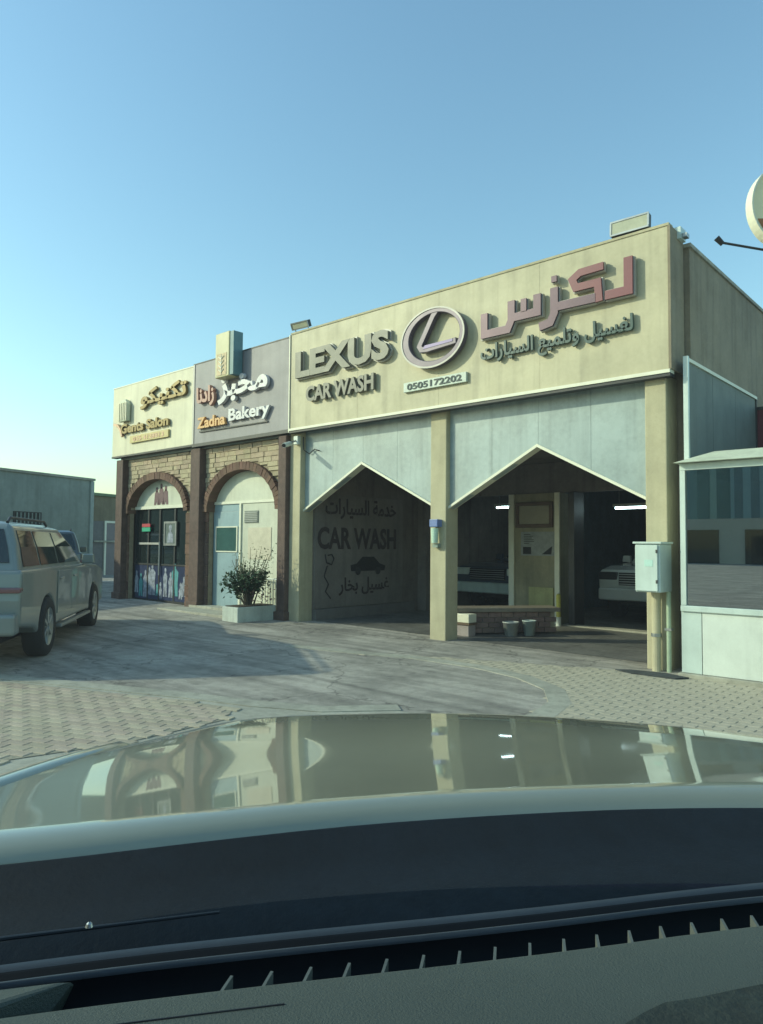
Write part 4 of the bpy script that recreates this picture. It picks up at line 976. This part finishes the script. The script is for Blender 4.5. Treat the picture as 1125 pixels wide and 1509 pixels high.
# dashboard: front edge rolls down towards the glass, slot with fins, padded top
dash = mat('grey green soft dash', (.06, .073, .062), .7, var=.06, scale=4, bump=.35, bscale=420)
dashd = mat('black dash edge', (.006, .007, .009), .6, spec=.2, var=.1)
L1 = [(-1.2, .32), (-.9, .42), (-.5, .64), (-.34, .71), (-.15, .79), (.03, .86), (.29, .985), (.6, 1.08), (1.0, 1.13), (1.5, 1.05)]
def strip_(name, m, prof, X0=-1.1, X1=1.5, n=60, off=0.0, tab=L1):
    b = MB()
    for i in range(n + 1):
        X = X0 + (X1 - X0) * i / n; y = sm(tab, X)
        b.v += [(X - (-dy) * .45 * 0, y + dy, EYE + z) for dy, z in prof]
    k = len(prof)
    for i in range(n):
        for q in range(k - 1): a = i * k + q; b.f.append((a, a + 1, a + 1 + k, a + k))
    return b.build(name, m, own, smooth=True, recalc=False)
dashb = strip_('dash_front_edge', dashd, [(.10, -.56), (.05, -.47), (.012, -.43), (.0, -.42), (-.006, -.421), (-.012, -.428), (-.016, -.428), (-.020, -.421), (-.024, -.420), (-.028, -.424)])
SL = -.115
strip_('vent_channel', dashd, [(-.028, -.424), (-.034, -.46), (SL + .01, -.46), (SL, -.408)])
pad = strip_('dash_top', dash, [(SL + .002, -.412), (SL - .004, -.402), (SL - .012, -.3985), (SL - .05, -.397), (SL - .12, -.398), (SL - .30, -.415), (SL - .5, -.47)])
bead = mat('blue grey bead highlight', (.035, .043, .052), .5)  # bluish colour put in for the highlight lines along the dash edge
strip_('highlight_bead', bead, [(.020, -.430), (.014, -.421), (.006, -.417), (-.002, -.4195), (-.006, -.425)])
strip_('thin_highlight_bead', bead, [(-.0225, -.423), (-.0240, -.4185), (-.027, -.4185), (-.0285, -.424)])
# slot end on the left and the fins in the slot
xe = -.44
MB().hexa([(-1.1, sm(L1, -1.1) + SL - .0, EYE - .47), (xe, sm(L1, xe) + SL, EYE - .47), (xe, sm(L1, xe) - .029, EYE - .47), (-1.1, sm(L1, -1.1) - .029, EYE - .47)],
          [(-1.1, sm(L1, -1.1) + SL - .0, EYE - .397), (xe - .02, sm(L1, xe) + SL, EYE - .399), (xe + .025, sm(L1, xe) - .029, EYE - .417), (-1.1, sm(L1, -1.1) - .029, EYE - .417)]).build('dash_end_cap', dash, own, bevel=.006)
finm = mat('vent fin', (.09, .10, .09), .6)
X = -.27
while X < 1.2:
    y = sm(L1, X) + SL
    MB().box(X - .0014, X + .0014, y + .002, y + .036, EYE - .432, EYE - .411).build('vent_fin', finm, own)
    X += .035
# windscreen
wsb = [(-1.15, .55), (-.8, .80), (-.5, 1.0), (-.15, 1.15), (.3, 1.27), (.8, 1.33), (1.3, 1.25), (1.6, 1.1)]
WSB = MB()
for i in range(31):
    X = -1.05 + 2.6 * i / 30; y = sm(wsb, X) - .03
    for k in range(9):
        q = k / 8; WSB.v.append((X * (1 - .12 * q) + .04 * q, y + (-.25 + .15 * (X - .3) ** 2 * -.3 - y) * q, EYE - .53 + .95 * q + .05 * math.sin(math.pi * q)))
for i in range(30):
    for k in range(8): a = i * 9 + k; WSB.f.append((a, a + 9, a + 10, a + 1))
WSB.build('windscreen', glassmat('windscreen glass', (.80, .965, .875), .0, dark=.018), own, smooth=True, recalc=False)

# roof, pillars and doors of our own car, beside and above the driver
lining = mat('grey headlining', (.10, .105, .10), .9, var=.05)
MB().box(-1.0, 1.35, -2.4, -.24, EYE + .40, EYE + .46).build('roof_panel', carpaint, own, bevel=.02)
MB().box(-.98, 1.33, -2.38, -.26, EYE + .375, EYE + .397).build('headlining', lining, own)
for xa_, xb_ in ((-1.18, -.98), (1.62, 1.34)):
    MB().tube([(xa_, .62 if xa_ < 0 else .95, EYE - .42), (xb_, -.28, EYE + .42)], .04, 8).build('windscreen_pillar', lining, own)
    MB().box(xb_ - .04, xb_ + .04, -1.0, -.9, EYE - .45, EYE + .37).build('door_pillar', lining, own)
    MB().box(min(xa_, xa_ * 1.05), max(xa_, xa_ * 1.05), -1.9, .55, .35, EYE - .36).build('door', carpaint, own)
MB().box(-1.0, 1.35, -2.5, -2.42, .4, EYE + .1).build('rear_panel', lining, own)
# thin dark sheet added for the shade on the right of the dashboard
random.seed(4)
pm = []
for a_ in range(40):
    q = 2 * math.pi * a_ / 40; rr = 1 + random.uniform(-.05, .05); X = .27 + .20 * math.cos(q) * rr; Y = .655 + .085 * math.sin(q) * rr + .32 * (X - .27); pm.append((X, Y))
tag(MB().prism(pm, EYE - .3962, EYE - .3925, 'xy').build('dash_shade_patch', mat('dark shade patch', (.018, .026, .022), .8, var=.3, scale=30, bump=.6), own), 'dark patch standing in for shade on the dashboard')

b = MB(); b.tube([(X_ * .05, sm(L1, X_ * .05) + SL - .045, EYE - .3968) for X_ in range(-20, -3)], .0008, 6); b.build('dash_seam', black, own)
